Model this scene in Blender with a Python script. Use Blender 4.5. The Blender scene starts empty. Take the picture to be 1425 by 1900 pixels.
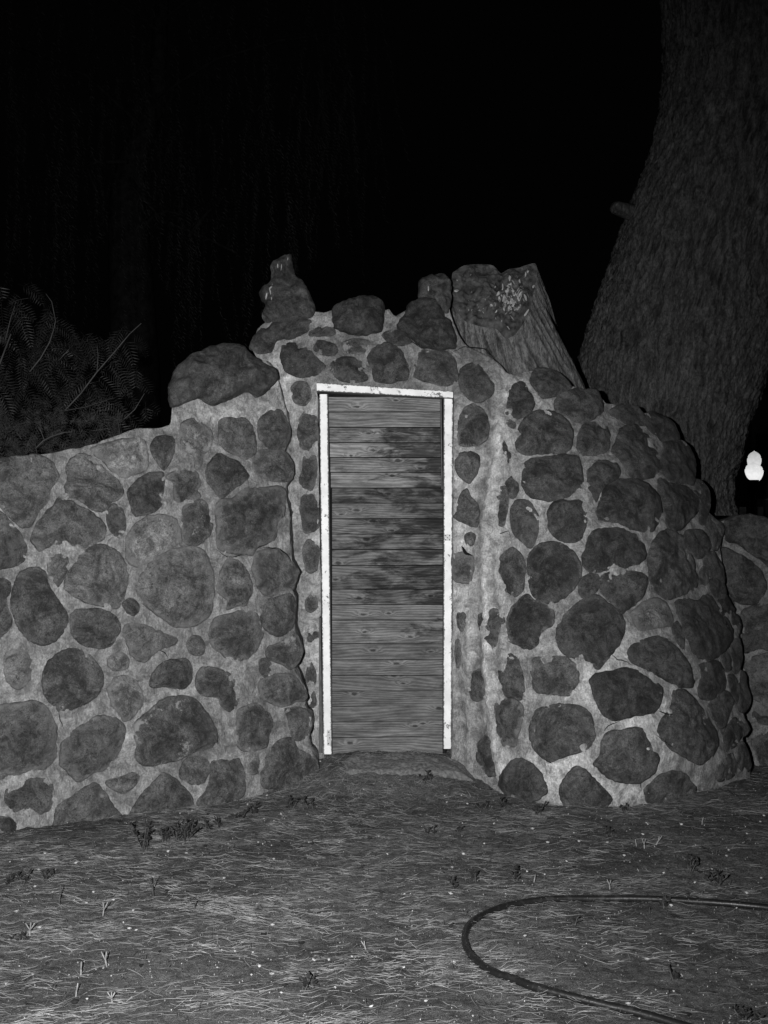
import bpy, bmesh, math, random
import numpy as np
from mathutils import Vector
from mathutils.bvhtree import BVHTree
C = bpy.context.scene
COL = C.collection
random.seed(7); RNG = np.random.default_rng(7)

# ------------------------------------------------------------------ camera, world, flash
F = 1900.0; CX = 712.5; CY = 950.0; EYE = 1.5
cam_d = bpy.data.cameras.new('camera'); cam = bpy.data.objects.new('camera', cam_d); COL.objects.link(cam)
cam.location = (0, 0, EYE); cam.rotation_euler = (math.radians(90), 0, 0)
cam_d.sensor_fit = 'VERTICAL'; cam_d.sensor_height = 36; cam_d.lens = 36 * F / 1900
cam_d.clip_start = 0.05; cam_d.clip_end = 500
C.camera = cam
w = bpy.data.worlds.new('World'); C.world = w; w.use_nodes = True
bgn = w.node_tree.nodes['Background']
bgn.inputs[0].default_value = (1, 1, 1, 1); bgn.inputs[1].default_value = 0.0006
# the photographer's flash, on its bracket beside the lens: the only light on the wall
fl = bpy.data.lights.new('camera_flash', 'SPOT'); flo = bpy.data.objects.new('camera_flash', fl); COL.objects.link(flo)
fl.energy = 1420; fl.spot_size = math.radians(92); fl.spot_blend = 1.0; fl.shadow_soft_size = 0.025
fl.color = (1, 1, 1)
flo.location = (-0.30, -0.05, 1.58)
flo.rotation_euler = (Vector((-0.85, 5.6, 0.95)) - flo.location).to_track_quat('-Z', 'Y').to_euler()
vs = C.view_settings; vs.view_transform = 'Standard'; vs.look = 'None'; vs.exposure = 0; vs.gamma = 1

# ------------------------------------------------------------------ numpy helpers
def px2w(x, y, D):
    x = np.asarray(x, float); y = np.asarray(y, float); D = np.asarray(D, float) + 0 * x
    return np.stack([(x - CX) / F * D, D, EYE - (y - CY) / F * D], -1)

def _h(i, j, k, s):
    n = (i * 374761393 + j * 668265263 + k * 2147483647 + s * 1274126177) & 0xFFFFFFFF
    n = ((n ^ (n >> 13)) * 1274126177) & 0xFFFFFFFF
    n = ((n ^ (n >> 16)) * 2246822519) & 0xFFFFFFFF
    return ((n >> 8) & 0xFFFF) / 65535.0 * 2 - 1
def vnoise(P, sc, seed=0):
    P = np.asarray(P, float) * np.asarray(sc, float) + 1000.5
    I = np.floor(P).astype(np.int64); f = P - I; f = f * f * (3 - 2 * f)
    i, j, k = I[..., 0], I[..., 1], I[..., 2]; a, b, c = f[..., 0], f[..., 1], f[..., 2]
    r = 0
    for di in (0, 1):
        for dj in (0, 1):
            for dk in (0, 1):
                r = r + _h(i + di, j + dj, k + dk, seed) * (a if di else 1 - a) * (b if dj else 1 - b) * (c if dk else 1 - c)
    return r
def fbm(P, sc, octv=4, seed=0, gain=0.5):
    r = 0; a = 1; s = np.asarray(sc, float); t = 0
    for o in range(octv):
        r = r + a * vnoise(P, s, seed + o * 17); t += a; a *= gain; s = s * 2.03
    return r / t * 1.6

class TPS:
    def __init__(s, pts):
        A = np.array(pts, float); s.X = A[:, :2] / 300.0; n = len(A)
        K = s.k(s.X, s.X) + np.eye(n) * 0.02
        Pm = np.c_[np.ones(n), s.X]
        M = np.block([[K, Pm], [Pm.T, np.zeros((3, 3))]])
        s.w = np.linalg.solve(M, np.r_[A[:, 2], 0, 0, 0]); s.n = n
    @staticmethod
    def k(a, b):
        r2 = ((a[:, None] - b[None]) ** 2).sum(-1)
        return r2 * np.log(r2 + 1e-9) * 0.5
    def __call__(s, x, y):
        x = np.asarray(x, float); sh = x.shape
        Q = np.stack([x.ravel(), np.asarray(y, float).ravel()], -1) / 300.0
        out = np.zeros(len(Q))
        for a in range(0, len(Q), 20000):
            q = Q[a:a + 20000]
            out[a:a + 20000] = s.k(q, s.X) @ s.w[:s.n] + s.w[s.n] + q @ s.w[s.n + 1:]
        return out.reshape(sh)
def surf(D, x, y):
    P = px2w(x, y, D(x, y)); e = 4.0
    Px = px2w(x + e, y, D(x + e, y)) - px2w(x - e, y, D(x - e, y))
    Py = px2w(x, y + e, D(x, y + e)) - px2w(x, y - e, D(x, y - e))
    N = np.cross(Py, Px); N /= np.linalg.norm(N, axis=-1, keepdims=True) + 1e-12
    N[(N[..., 1] > 0)] *= -1
    return P, N
def inside(x, y, poly):
    r = np.zeros(np.shape(x), bool); n = len(poly)
    for i in range(n):
        x0, y0 = poly[i]; x1, y1 = poly[(i + 1) % n]
        if y0 == y1: continue
        c = ((y0 > y) != (y1 > y)) & (x < (x1 - x0) * (y - y0) / (y1 - y0) + x0)
        r ^= c
    return r
def nearest(x, y, polys):
    best = np.full(x.shape, 1e18); bx = x.copy(); by = y.copy()
    for poly in polys:
        n = len(poly)
        for i in range(n):
            x0, y0 = poly[i]; x1, y1 = poly[(i + 1) % n]
            dx, dy = x1 - x0, y1 - y0; L = dx * dx + dy * dy
            if L < 1e-9: continue
            t = np.clip(((x - x0) * dx + (y - y0) * dy) / L, 0, 1)
            qx = x0 + t * dx; qy = y0 + t * dy; d = (qx - x) ** 2 + (qy - y) ** 2
            m = d < best; best[m] = d[m]; bx[m] = qx[m]; by[m] = qy[m]
    return bx, by

# ------------------------------------------------------------------ object helpers
def world_of(o):
    v = Vector((0, 0, 0))
    while o is not None: v = v + o.location; o = o.parent
    return v
def mk(name, V, faces, mat, parent=None, attrs=None, smooth=True, origin=None):
    V = np.asarray(V, float).reshape(-1, 3)
    c = V.mean(0) if origin is None else np.array(origin, float)
    me = bpy.data.meshes.new(name)
    me.from_pydata((V - c).tolist(), [], faces if isinstance(faces, list) else faces.tolist())
    if mat is not None: me.materials.append(mat)
    if smooth: me.polygons.foreach_set('use_smooth', np.ones(len(me.polygons), bool))
    for k, a in (attrs or {}).items():
        at = me.attributes.new(k, 'FLOAT', 'POINT'); at.data.foreach_set('value', np.asarray(a, np.float32))
    me.update()
    o = bpy.data.objects.new(name, me); COL.objects.link(o)
    if parent is not None:
        o.parent = parent; c = c - np.array(world_of(parent))
    o.location = c.tolist()
    return o
def tag(o, label=None, cat=None, group=None, kind=None):
    if label: o['label'] = label
    if cat: o['category'] = cat
    if group: o['group'] = group
    if kind: o['kind'] = kind
    return o
def thing(name, label, cat, loc, group=None):
    o = bpy.data.objects.new(name, None); COL.objects.link(o); o.location = loc; o.empty_display_size = 0.1
    return tag(o, label, cat, group)
def fix_normals(o):
    bm = bmesh.new(); bm.from_mesh(o.data); bmesh.ops.recalc_face_normals(bm, faces=bm.faces); bm.to_mesh(o.data); bm.free()
def grid_faces(nr, nc, wrap=False, off=0):
    f = []
    for r in range(nr - 1):
        for c in range(nc if wrap else nc - 1):
            d = (c + 1) % nc
            f.append((off + r * nc + c, off + r * nc + d, off + (r + 1) * nc + d, off + (r + 1) * nc + c))
    return f
def tube_data(pts, rad, n=8, off=0, cap=True):
    pts = [Vector(p) for p in pts]; m = len(pts)
    if not hasattr(rad, '__len__'): rad = [rad] * m
    V = []; up = Vector((0, 0, 1)); prev = None
    for i, p in enumerate(pts):
        t = (pts[min(i + 1, m - 1)] - pts[max(i - 1, 0)])
        t = t.normalized() if t.length > 1e-9 else Vector((0, 0, 1))
        if prev is None:
            a = t.cross(up)
            if a.length < 1e-3: a = t.cross(Vector((1, 0, 0)))
            a.normalize()
        else:
            a = prev - t * prev.dot(t); a.normalize()
        prev = a; b = t.cross(a)
        for k in range(n):
            th = 2 * math.pi * k / n; V.append(p + (a * math.cos(th) + b * math.sin(th)) * rad[i])
    Fc = grid_faces(m, n, True, off)
    if cap: Fc.append(tuple(off + k for k in range(n))[::-1]); Fc.append(tuple(off + (m - 1) * n + k for k in range(n)))
    return [tuple(v) for v in V], Fc
class MB:
    def __init__(s): s.V = []; s.F = []
    def tube(s, pts, rad, n=6, cap=True):
        v, f = tube_data(pts, rad, n, len(s.V), cap); s.V += v; s.F += f
    def quad(s, a, b, c, d):
        k = len(s.V); s.V += [tuple(a), tuple(b), tuple(c), tuple(d)]; s.F.append((k, k + 1, k + 2, k + 3))
    def raw(s, V, Fc):
        k = len(s.V); s.V += [tuple(v) for v in V]; s.F += [tuple(i + k for i in f) for f in Fc]
    def lathe(s, prof, c, n=24):
        k = len(s.V)
        for r, z in prof:
            for i in range(n):
                a = 2 * math.pi * i / n; s.V.append((c[0] + r * math.cos(a), c[1] + r * math.sin(a), c[2] + z))
        s.F += grid_faces(len(prof), n, True, k)
    def box(s, x0, x1, y0, y1, z0, z1):
        k = len(s.V)
        s.V += [(x, y, z) for z in (z0, z1) for y in (y0, y1) for x in (x0, x1)]
        s.F += [tuple(k + i for i in q) for q in ((0, 2, 3, 1), (4, 5, 7, 6), (0, 1, 5, 4), (2, 6, 7, 3), (0, 4, 6, 2), (1, 3, 7, 5))]
    def build(s, name, mat, parent=None, smooth=True, origin=None):
        return mk(name, s.V, s.F, mat, parent, smooth=smooth, origin=origin)

# ------------------------------------------------------------------ materials
class NT:
    def __init__(s, name):
        s.m = bpy.data.materials.new(name); s.m.use_nodes = True; s.t = s.m.node_tree; s.t.nodes.clear()
        s.out = s.t.nodes.new('ShaderNodeOutputMaterial'); s.b = s.t.nodes.new('ShaderNodeBsdfPrincipled')
        s.t.links.new(s.b.outputs[0], s.out.inputs[0]); s.tc = s.t.nodes.new('ShaderNodeTexCoord')
        s.oi = s.t.nodes.new('ShaderNodeObjectInfo')
    def put(s, sock, v):
        if isinstance(v, (int, float)): sock.default_value = v if not hasattr(sock.default_value, '__len__') else (v, v, v, 1)[:len(sock.default_value)]
        elif isinstance(v, tuple): sock.default_value = v
        else: s.t.links.new(v, sock)
    def coord(s, scale=(1, 1, 1), rnd=0.0, src='Object'):
        mp = s.t.nodes.new('ShaderNodeMapping'); s.t.links.new(s.tc.outputs[src], mp.inputs[0])
        mp.inputs['Scale'].default_value = scale
        if rnd:
            mu = s.math('MULTIPLY', s.oi.outputs['Random'], rnd); cb = s.t.nodes.new('ShaderNodeCombineXYZ')
            for i in range(3): s.t.links.new(mu, cb.inputs[i])
            s.t.links.new(cb.outputs[0], mp.inputs['Location'])
        return mp.outputs[0]
    def noise(s, v, sc, det=6, rough=0.6, dist=0.0):
        n = s.t.nodes.new('ShaderNodeTexNoise'); s.t.links.new(v, n.inputs['Vector'])
        n.inputs['Scale'].default_value = sc; n.inputs['Detail'].default_value = det; n.inputs['Roughness'].default_value = rough
        n.inputs['Distortion'].default_value = dist; return n.outputs[0]
    def voro(s, v, sc, feat='F1'):
        n = s.t.nodes.new('ShaderNodeTexVoronoi'); s.t.links.new(v, n.inputs['Vector']); n.feature = feat
        n.inputs['Scale'].default_value = sc; return n.outputs['Distance']
    def ramp(s, f, a, b, lo=0.0, hi=1.0, smooth=True):
        n = s.t.nodes.new('ShaderNodeMapRange'); n.interpolation_type = 'SMOOTHSTEP' if smooth else 'LINEAR'
        s.put(n.inputs[0], f)
        for i, v in zip((1, 2, 3, 4), (a, b, lo, hi)): s.put(n.inputs[i], v)
        return n.outputs[0]
    def math(s, op, a, b=0.0, c=None):
        n = s.t.nodes.new('ShaderNodeMath'); n.operation = op; s.put(n.inputs[0], a); s.put(n.inputs[1], b)
        if c is not None: s.put(n.inputs[2], c)
        return n.outputs[0]
    def mix(s, f, a, b):
        n = s.t.nodes.new('ShaderNodeMix'); n.data_type = 'FLOAT'; s.put(n.inputs[0], f); s.put(n.inputs[2], a); s.put(n.inputs[3], b)
        return n.outputs[0]
    def attr(s, name):
        n = s.t.nodes.new('ShaderNodeAttribute'); n.attribute_name = name; return n.outputs['Fac']
    def bump(s, h, dist, strength=1.0):
        n = s.t.nodes.new('ShaderNodeBump'); n.inputs['Distance'].default_value = dist; n.inputs['Strength'].default_value = strength
        s.t.links.new(h, n.inputs['Height']); s.t.links.new(n.outputs[0], s.b.inputs['Normal'])
    def finish(s, col, rough=0.9, spec=0.2):
        s.put(s.b.inputs['Base Color'], col); s.put(s.b.inputs['Roughness'], rough); s.b.inputs['Specular IOR Level'].default_value = spec
        return s.m
def simple(name, col, rough=0.9, spec=0.2, nsc=40, amt=0.35, bump=0.002, stretch=(1, 1, 1)):
    n = NT(name); v = n.coord(stretch, 50); f = n.noise(v, nsc)
    c = n.ramp(f, 0.3, 0.7, col * (1 - amt), col * (1 + amt), False)
    if bump: n.bump(f, bump)
    return n.finish(c, rough, spec)

def mat_mortar():
    n = NT('mortar'); v = n.coord()
    big = n.noise(v, 2.6, 5, 0.6, 0.6); mid = n.noise(v, 14, 8, 0.7, 0.8); fine = n.noise(v, 110, 4, 0.7); brush = n.noise(n.coord((30, 30, 9)), 2.0, 6, 0.65, 1.5)
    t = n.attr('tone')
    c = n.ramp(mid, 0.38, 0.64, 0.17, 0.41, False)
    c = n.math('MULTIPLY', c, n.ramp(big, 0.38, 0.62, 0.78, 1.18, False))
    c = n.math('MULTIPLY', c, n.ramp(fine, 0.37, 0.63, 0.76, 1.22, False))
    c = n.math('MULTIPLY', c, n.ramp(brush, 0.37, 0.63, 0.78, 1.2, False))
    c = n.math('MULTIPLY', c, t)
    pit = n.ramp(n.noise(v, 60, 5, 0.75), 0.66, 0.74)                   # dark lichen specks
    c = n.mix(n.math('MULTIPLY', pit, 0.6), c, 0.07)
    blot = n.ramp(n.noise(v, 8, 9, 0.78, 0.6), 0.53, 0.63)
    c = n.mix(n.math('MULTIPLY', blot, 0.55), c, 0.10)
    h = n.math('ADD', n.math('MULTIPLY', mid, 1.0), n.math('ADD', n.math('MULTIPLY', fine, 0.35), n.math('MULTIPLY', brush, 0.4)))
    n.bump(h, 0.018, 1.0)
    return n.finish(c, 0.95, 0.15)
def mat_stone():
    n = NT('fieldstone'); v = n.coord((1, 1, 1), 80)
    sp = n.t.nodes.new('ShaderNodeSeparateColor'); n.t.links.new(n.oi.outputs['Color'], sp.inputs[0])
    tone, smear, patch = sp.outputs[0], sp.outputs[1], sp.outputs[2]
    big = n.noise(v, 7, 9, 0.7, 0.9); mid = n.noise(v, 30, 11, 0.82, 0.3); fine = n.noise(v, 150, 4, 0.8); 
    c = n.ramp(big, 0.41, 0.60, 0.040, 0.122, False)
    c = n.math('MULTIPLY', c, n.ramp(mid, 0.37, 0.63, 0.55, 1.45, False))
    c = n.math('MULTIPLY', c, n.ramp(fine, 0.37, 0.63, 0.6, 1.4, False))
    c = n.math('MULTIPLY', c, tone)
    vein = n.ramp(n.math('ABSOLUTE', n.math('SUBTRACT', n.noise(v, 9, 5, 0.6, 1.2), 0.5)), 0.0, 0.012, 0.62, 1.0)
    c = n.math('MULTIPLY', c, vein)
    pale = n.ramp(n.math('ADD', n.noise(v, 9, 9, 0.78, 0.6), n.math('MULTIPLY', n.math('SUBTRACT', n.oi.outputs['Random'], 0.5), 0.10)), 0.54, 0.66)
    c = n.mix(n.math('MULTIPLY', pale, 0.48), c, 0.17)
    pit = n.ramp(n.noise(v, 55, 4, 0.7), 0.36, 0.42, 1.0, 0.0)
    c = n.mix(n.math('MULTIPLY', pit, 0.7), c, 0.028)
    speck = n.ramp(n.noise(v, 75, 2, 0.5), 0.70, 0.76)
    c = n.mix(n.math('MULTIPLY', speck, 0.35), c, 0.25)
    lich = n.ramp(n.math('ADD', n.math('MULTIPLY', n.noise(v, 7, 3, 0.5), 0.62), n.math('MULTIPLY', n.noise(v, 55, 6, 0.75), 0.38)), n.math('SUBTRACT', 0.66, n.math('MULTIPLY', patch, 0.14)), n.math('SUBTRACT', 0.70, n.math('MULTIPLY', patch, 0.14)))
    lich = n.math('MULTIPLY', lich, n.ramp(patch, 0.05, 0.2))
    c = n.mix(n.math('MULTIPLY', lich, 0.85), c, 0.38)
    e = n.attr('edge')
    film = n.math('MULTIPLY', n.math('POWER', e, 3.0), n.ramp(n.noise(v, 6, 7, 0.7, 0.4), 0.42, 0.62))   # thin cement film on the shoulders
    c = n.mix(n.math('MULTIPLY', film, n.math('MULTIPLY', smear, 0.75)), c, 0.19)
    #                                              # cement smeared over the rim of the stone
    en = n.math('ADD', e, n.math('MULTIPLY', n.math('SUBTRACT', n.noise(v, 16, 10, 0.84, 0.5), 0.5), 1.6))
    lo = n.math('SUBTRACT', 1.16, n.math('MULTIPLY', smear, 0.46))
    sm = n.ramp(en, lo, n.math('ADD', lo, 0.16))
    c = n.mix(n.math('MULTIPLY', sm, 0.72), c, n.ramp(mid, 0.37, 0.63, 0.14, 0.29, False))
    dl = n.math('MULTIPLY', n.ramp(e, 0.93, 0.985), n.ramp(n.noise(v, 10, 4, 0.6), 0.46, 0.6))   # dark broken line along the rim
    c = n.mix(n.math('MULTIPLY', dl, 0.45), c, 0.04)
    h = n.math('ADD', n.math('MULTIPLY', mid, 1.0), n.math('ADD', n.math('MULTIPLY', fine, 0.4), n.math('MULTIPLY', big, 1.2)))
    n.bump(h, 0.02, 1.0)
    return n.finish(c, 0.9, 0.22)
def mat_wood():
    n = NT('weathered_plank')
    k = n.coord((2.1, 1, 7), 60)
    sk = n.t.nodes.new('ShaderNodeSeparateXYZ'); n.t.links.new(n.tc.outputs['Object'], sk.inputs[0])
    wob = n.math('MULTIPLY', n.math('SUBTRACT', n.noise(n.coord((1, 1, 1), 9), 40, 2), 0.5), 0.012)
    def kd(a, b_, szv):
        dx = n.math('MULTIPLY', n.math('SUBTRACT', sk.outputs[0], n.attr(a)), 0.42); dz = n.math('SUBTRACT', sk.outputs[2], n.attr(b_))
        return n.math('MULTIPLY', n.math('ADD', n.math('SQRT', n.math('ADD', n.math('MULTIPLY', dx, dx), n.math('MULTIPLY', dz, dz))), wob), szv)
    kn = n.math('MINIMUM', kd('k1x', 'k1z', 10.0), kd('k2x', 'k2z', 13.0))
    sz = n.t.nodes.new('ShaderNodeSeparateXYZ'); n.t.links.new(n.tc.outputs['Object'], sz.inputs[0])
    ph = n.math('ADD', n.math('MULTIPLY', sz.outputs[2], 60.0), n.math('MULTIPLY', n.noise(n.coord((1.3, 1, 5), 60), 0.9, 2, 0.5, 0.2), 8.0))
    ph = n.math('ADD', ph, n.math('MULTIPLY', n.ramp(kn, 0.0, 0.34, 1.0, 0.0), 1.9))
    rings = n.math('SINE', n.math('MULTIPLY', ph, 6.2832))
    fine = n.noise(n.coord((5, 1, 100), 60), 2.2, 8, 0.8)
    c = n.ramp(rings, -1, 1, 0.115, 0.20, False)
    c = n.math('MULTIPLY', c, n.ramp(fine, 0.37, 0.63, 0.62, 1.38, False))
    c = n.math('MULTIPLY', c, n.ramp(n.noise(k, 2.2, 5, 0.65), 0.37, 0.63, 0.68, 1.36, False))
    c = n.mix(n.ramp(kn, 0.045, 0.085, 0.85, 0.0), c, 0.035)
    c = n.mix(n.math('MULTIPLY', n.ramp(n.math('ABSOLUTE', n.math('SUBTRACT', kn, 0.12)), 0.0, 0.035, 1.0, 0.0), 0.6), c, 0.27)
    sp = n.t.nodes.new('ShaderNodeSeparateColor'); n.t.links.new(n.oi.outputs['Color'], sp.inputs[0])
    c = n.math('MULTIPLY', c, sp.outputs[0])
    sx = n.t.nodes.new('ShaderNodeSeparateXYZ'); n.t.links.new(n.tc.outputs['Object'], sx.inputs[0])
    st = n.math('ADD', n.noise(n.coord((3.2, 1, 12), 60), 1.5, 6, 0.68, 0.5), n.math('MULTIPLY', sx.outputs[0], 0.30))
    st = n.ramp(n.math('ADD', st, n.math('MULTIPLY', n.math('SUBTRACT', sp.outputs[1], 0.5), 0.42)), 0.56, 0.80)
    c = n.math('MULTIPLY', c, n.math('SUBTRACT', 1.0, n.math('MULTIPLY', st, 0.84)))   # water stains by the hinge side
    n.bump(n.math('ADD', rings, n.math('MULTIPLY', fine, 3.0)), 0.0012, 0.8)
    return n.finish(c, 0.75, 0.25)
def mat_paint():
    n = NT('flaking_white_paint'); v = n.coord((1, 1, 1), 20)
    c = n.ramp(n.noise(v, 12, 6, 0.6), 0.37, 0.63, 0.72, 0.88, False)
    chip = n.ramp(n.math('ADD', n.noise(v, 16, 9, 0.78), n.math('MULTIPLY', n.noise(v, 3, 2), 0.3)), 0.765, 0.795)
    scr = n.ramp(n.noise(n.coord((9, 9, 1), 20), 9, 5, 0.7), 0.64, 0.74)
    c = n.mix(n.math('MULTIPLY', scr, 0.25), c, 0.4)
    spots = n.ramp(n.noise(v, 70, 2, 0.5), 0.73, 0.76)
    c = n.mix(n.math('MULTIPLY', spots, 0.7), c, 0.15)
    c = n.mix(chip, c, 0.14)
    e = n.attr('edge'); 
    c = n.mix(n.ramp(n.math('ADD', e, n.math('MULTIPLY', n.noise(v, 60, 5, 0.7), 0.8)), 1.16, 1.27), c, 0.12)
    n.bump(n.math('SUBTRACT', n.noise(v, 50, 5, 0.7), chip), 0.0015)
    return n.finish(c, 0.6, 0.3)
def mat_bark(name, lo, hi, sc, white=0.0):
    n = NT(name); v = n.coord((1, 1, 0.24))
    a = n.noise(v, sc, 8, 0.72, 0.5); f = n.noise(n.coord((1, 1, 0.5)), sc * 4, 6, 0.75)
    c = n.ramp(a, 0.37, 0.63, lo, hi, False); c = n.math('MULTIPLY', c, n.ramp(f, 0.37, 0.63, 0.5, 1.5, False))
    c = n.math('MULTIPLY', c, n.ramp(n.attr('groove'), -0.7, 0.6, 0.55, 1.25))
    fl_ = n.ramp(n.math('MULTIPLY', n.noise(n.coord((1, 1, 0.35)), sc * 0.9, 6, 0.7), n.noise(n.coord(), 2.2, 2, 0.5)), 0.34, 0.42)
    c = n.mix(n.math('MULTIPLY', fl_, 0.5 + white), c, 0.16 + white * 0.5)
    n.bump(n.math('ADD', a, n.math('MULTIPLY', f, 0.4)), 0.02, 1.0)
    return n.finish(c, 0.95, 0.1)
def mat_ground():
    n = NT('dusty_soil'); v = n.coord()
    c = n.ramp(n.noise(v, 1.7, 6, 0.6, 0.4), 0.37, 0.63, 0.09, 0.15, False)
    c = n.math('MULTIPLY', c, n.ramp(n.noise(v, 40, 8, 0.75), 0.37, 0.63, 0.6, 1.4, False))
    g = n.noise(v, 230, 4, 0.75)
    c = n.math('MULTIPLY', c, n.ramp(g, 0.37, 0.63, 0.6, 1.4, False))
    c = n.mix(n.ramp(n.noise(v, 170, 1, 0.5), 0.715, 0.75), c, 0.4)       # pale grit
    n.bump(n.math('ADD', n.noise(v, 60, 6, 0.75), n.math('MULTIPLY', g, 0.5)), 0.014, 1.0)
    return n.finish(c, 0.97, 0.1)
def emis(name, col, st):
    n = NT(name); n.b.inputs['Emission Color'].default_value = (1, 1, 1, 1); sz = n.t.nodes.new('ShaderNodeSeparateXYZ'); n.t.links.new(n.tc.outputs['Object'], sz.inputs[0])
    lw = n.ramp(n.noise(n.coord(), 9, 3), 0.3, 0.7, 0.9 * st, 1.1 * st, False)
    lw = n.math('MULTIPLY', lw, n.ramp(sz.outputs[2], -.15, .22, 1.08, .72)); sc_ = n.t.nodes.new('ShaderNodeSeparateColor'); n.t.links.new(n.oi.outputs['Color'], sc_.inputs[0]); lw = n.math('MULTIPLY', lw, sc_.outputs[0]); n.put(n.b.inputs['Emission Strength'], lw); return n.finish(col, 0.4)
M = dict(mortar=mat_mortar(), stone=mat_stone(), wood=mat_wood(), paint=mat_paint(), ground=mat_ground(),
         bark=mat_bark('fibrous_bark', 0.022, 0.075, 24), stump=mat_bark('stump_bark', 0.06, 0.17, 26, 0.16),
         cut=simple('weathered_cut_wood', 0.062, nsc=24, amt=0.85, bump=0.02),
         white=simple('white_dropping', 0.36, 0.8, 0.2, 60, 0.12, 0.001),
         dark=simple('dark_gap', 0.012, 1, 0.0, 60, 0.3, 0), metal=simple('painted_steel_plate', 0.5, 0.5, 0.4, 90, 0.3, 0.0006),
         black=simple('black_enamel', 0.02, 0.45, 0.4, 30, 0.3, 0), hose=None,
         edgewood=simple('bare_grey_wood', 0.09, 0.8, 0.2, 30, 0.5, 0.002, (6, 6, 1)),
         needle=simple('dry_pine_needle', 0.31, 0.7, 0.25, 14, 0.85, 0), needle_old=simple('old_pine_needle', 0.10, 0.8, 0.2, 9, 0.5, 0),
         weed=simple('dark_weed_leaf', 0.022, 0.6, 0.3, 60, 0.4, 0), stub=simple('dry_cut_stem', 0.24, 0.8, 0.2, 60, 0.4, 0),
         stem=simple('weed_stem', 0.07, 0.8, 0.2, 60, 0.4, 0),
         frond=simple('pepper_leaf', 0.012, 0.5, 0.22, 12, 0.7, 0), fine=simple('fine_shrub_leaf', 0.03, 0.7, 0.2, 12, 0.7, 0),
         twig=simple('pale_twig', 0.05, 0.8, 0.2, 20, 0.4, 0), far=simple('distant_leaf', 0.018, 0.6, 0.3, 2, 0.8, 0),
         farbark=simple('distant_bark', 0.03, 0.9, 0.1, 6, 0.6, 0.02), plaster=simple('plaster', 0.35, 0.9, 0.2, 3, 0.2, 0.002),
         panel=simple('window_panel', 0.5, 0.6, 0.3, 3, 0.15, 0), trim=simple('dark_trim', 0.05, 0.6, 0.3, 5, 0.2, 0),
         chip=simple('pale_debris', 0.55, 0.8, 0.2, 80, 0.35, 0.001), leaf=simple('dark_fallen_leaf', 0.03, 0.7, 0.2, 60, 0.4, 0),
         sill=simple('worn_sill', 0.15, 0.95, 0.1, 55, 0.55, 0.008),
         globe=emis('lit_globe', 0.8, 0.80))
def mat_hose():
    n = NT('black_rubber_hose'); v = n.coord()
    c = n.mix(n.math('MULTIPLY', n.ramp(n.noise(v, 30, 6, 0.7), 0.5, 0.7), 0.6), 0.012, 0.05)
    c = n.mix(n.ramp(n.noise(v, 160, 1, 0.5), 0.74, 0.77), c, 0.3)
    n.bump(n.noise(v, 60, 4), 0.001); return n.finish(c, 0.38, 0.5)
M['hose'] = mat_hose()

# ------------------------------------------------------------------ ground
def mound(x, y):
    a = np.clip((y - 5.27) / 0.58, 0, 1); a = a * a * (3 - 2 * a)
    g = 0.125 * a * np.exp(-((x - 0.03) / 0.52) ** 4)
    g = g - 0.045 * np.clip((x - 1.7) / 0.5, 0, 1) * np.clip((y - 5.4) / 0.6, 0, 1)
    return g
def gz(x, y, fine=True):
    x = np.asarray(x, float); y = np.asarray(y, float); P = np.stack([x, y, 0 * x], -1)
    z = mound(x, y) + 0.018 * fbm(P, 1.6, 3, 5)
    if fine: z = z + 0.009 * fbm(P, 14, 3, 9) + 0.004 * fbm(P, 50, 2, 11)
    return z
def axis(segs):
    out = []
    for a, b, st in segs: out += list(np.arange(a, b, st))
    return np.array(out + [segs[-1][1]])
gx = axis([(-70, -10, 6), (-10, -3, 0.5), (-3, -2.3, 0.08), (-2.3, 2.6, 0.011), (2.6, 3.4, 0.08), (3.4, 10, 0.5), (10, 70, 6)])
gy = axis([(-20, 0, 4), (0, 2.6, 0.2), (2.6, 6.35, 0.011), (6.35, 8, 0.06), (8, 20, 0.6), (20, 110, 6)])
GX, GY = np.meshgrid(gx, gy); fine_m = (np.abs(GX) < 3) & (GY < 8)
GZ = np.where(fine_m, gz(GX, GY), gz(GX, GY, False))
idx = np.arange(GX.size).reshape(GX.shape)
gf = np.stack([idx[:-1, :-1], idx[:-1, 1:], idx[1:, 1:], idx[1:, :-1]], -1).reshape(-1, 4)
ground = mk('ground', np.stack([GX, GY, GZ], -1), gf, M['ground'], origin=(0, 0, 0)); tag(ground, kind='structure')
def ground_at(x, y):   # world point where a photo pixel meets the ground
    D = EYE * F / (y - CY)
    for _ in range(12):
        X = (x - CX) / F * D; D = (EYE - float(gz(X, D, False))) * F / (y - CY)
    X = (x - CX) / F * D
    return Vector((X, D, float(gz(X, D))))

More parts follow.
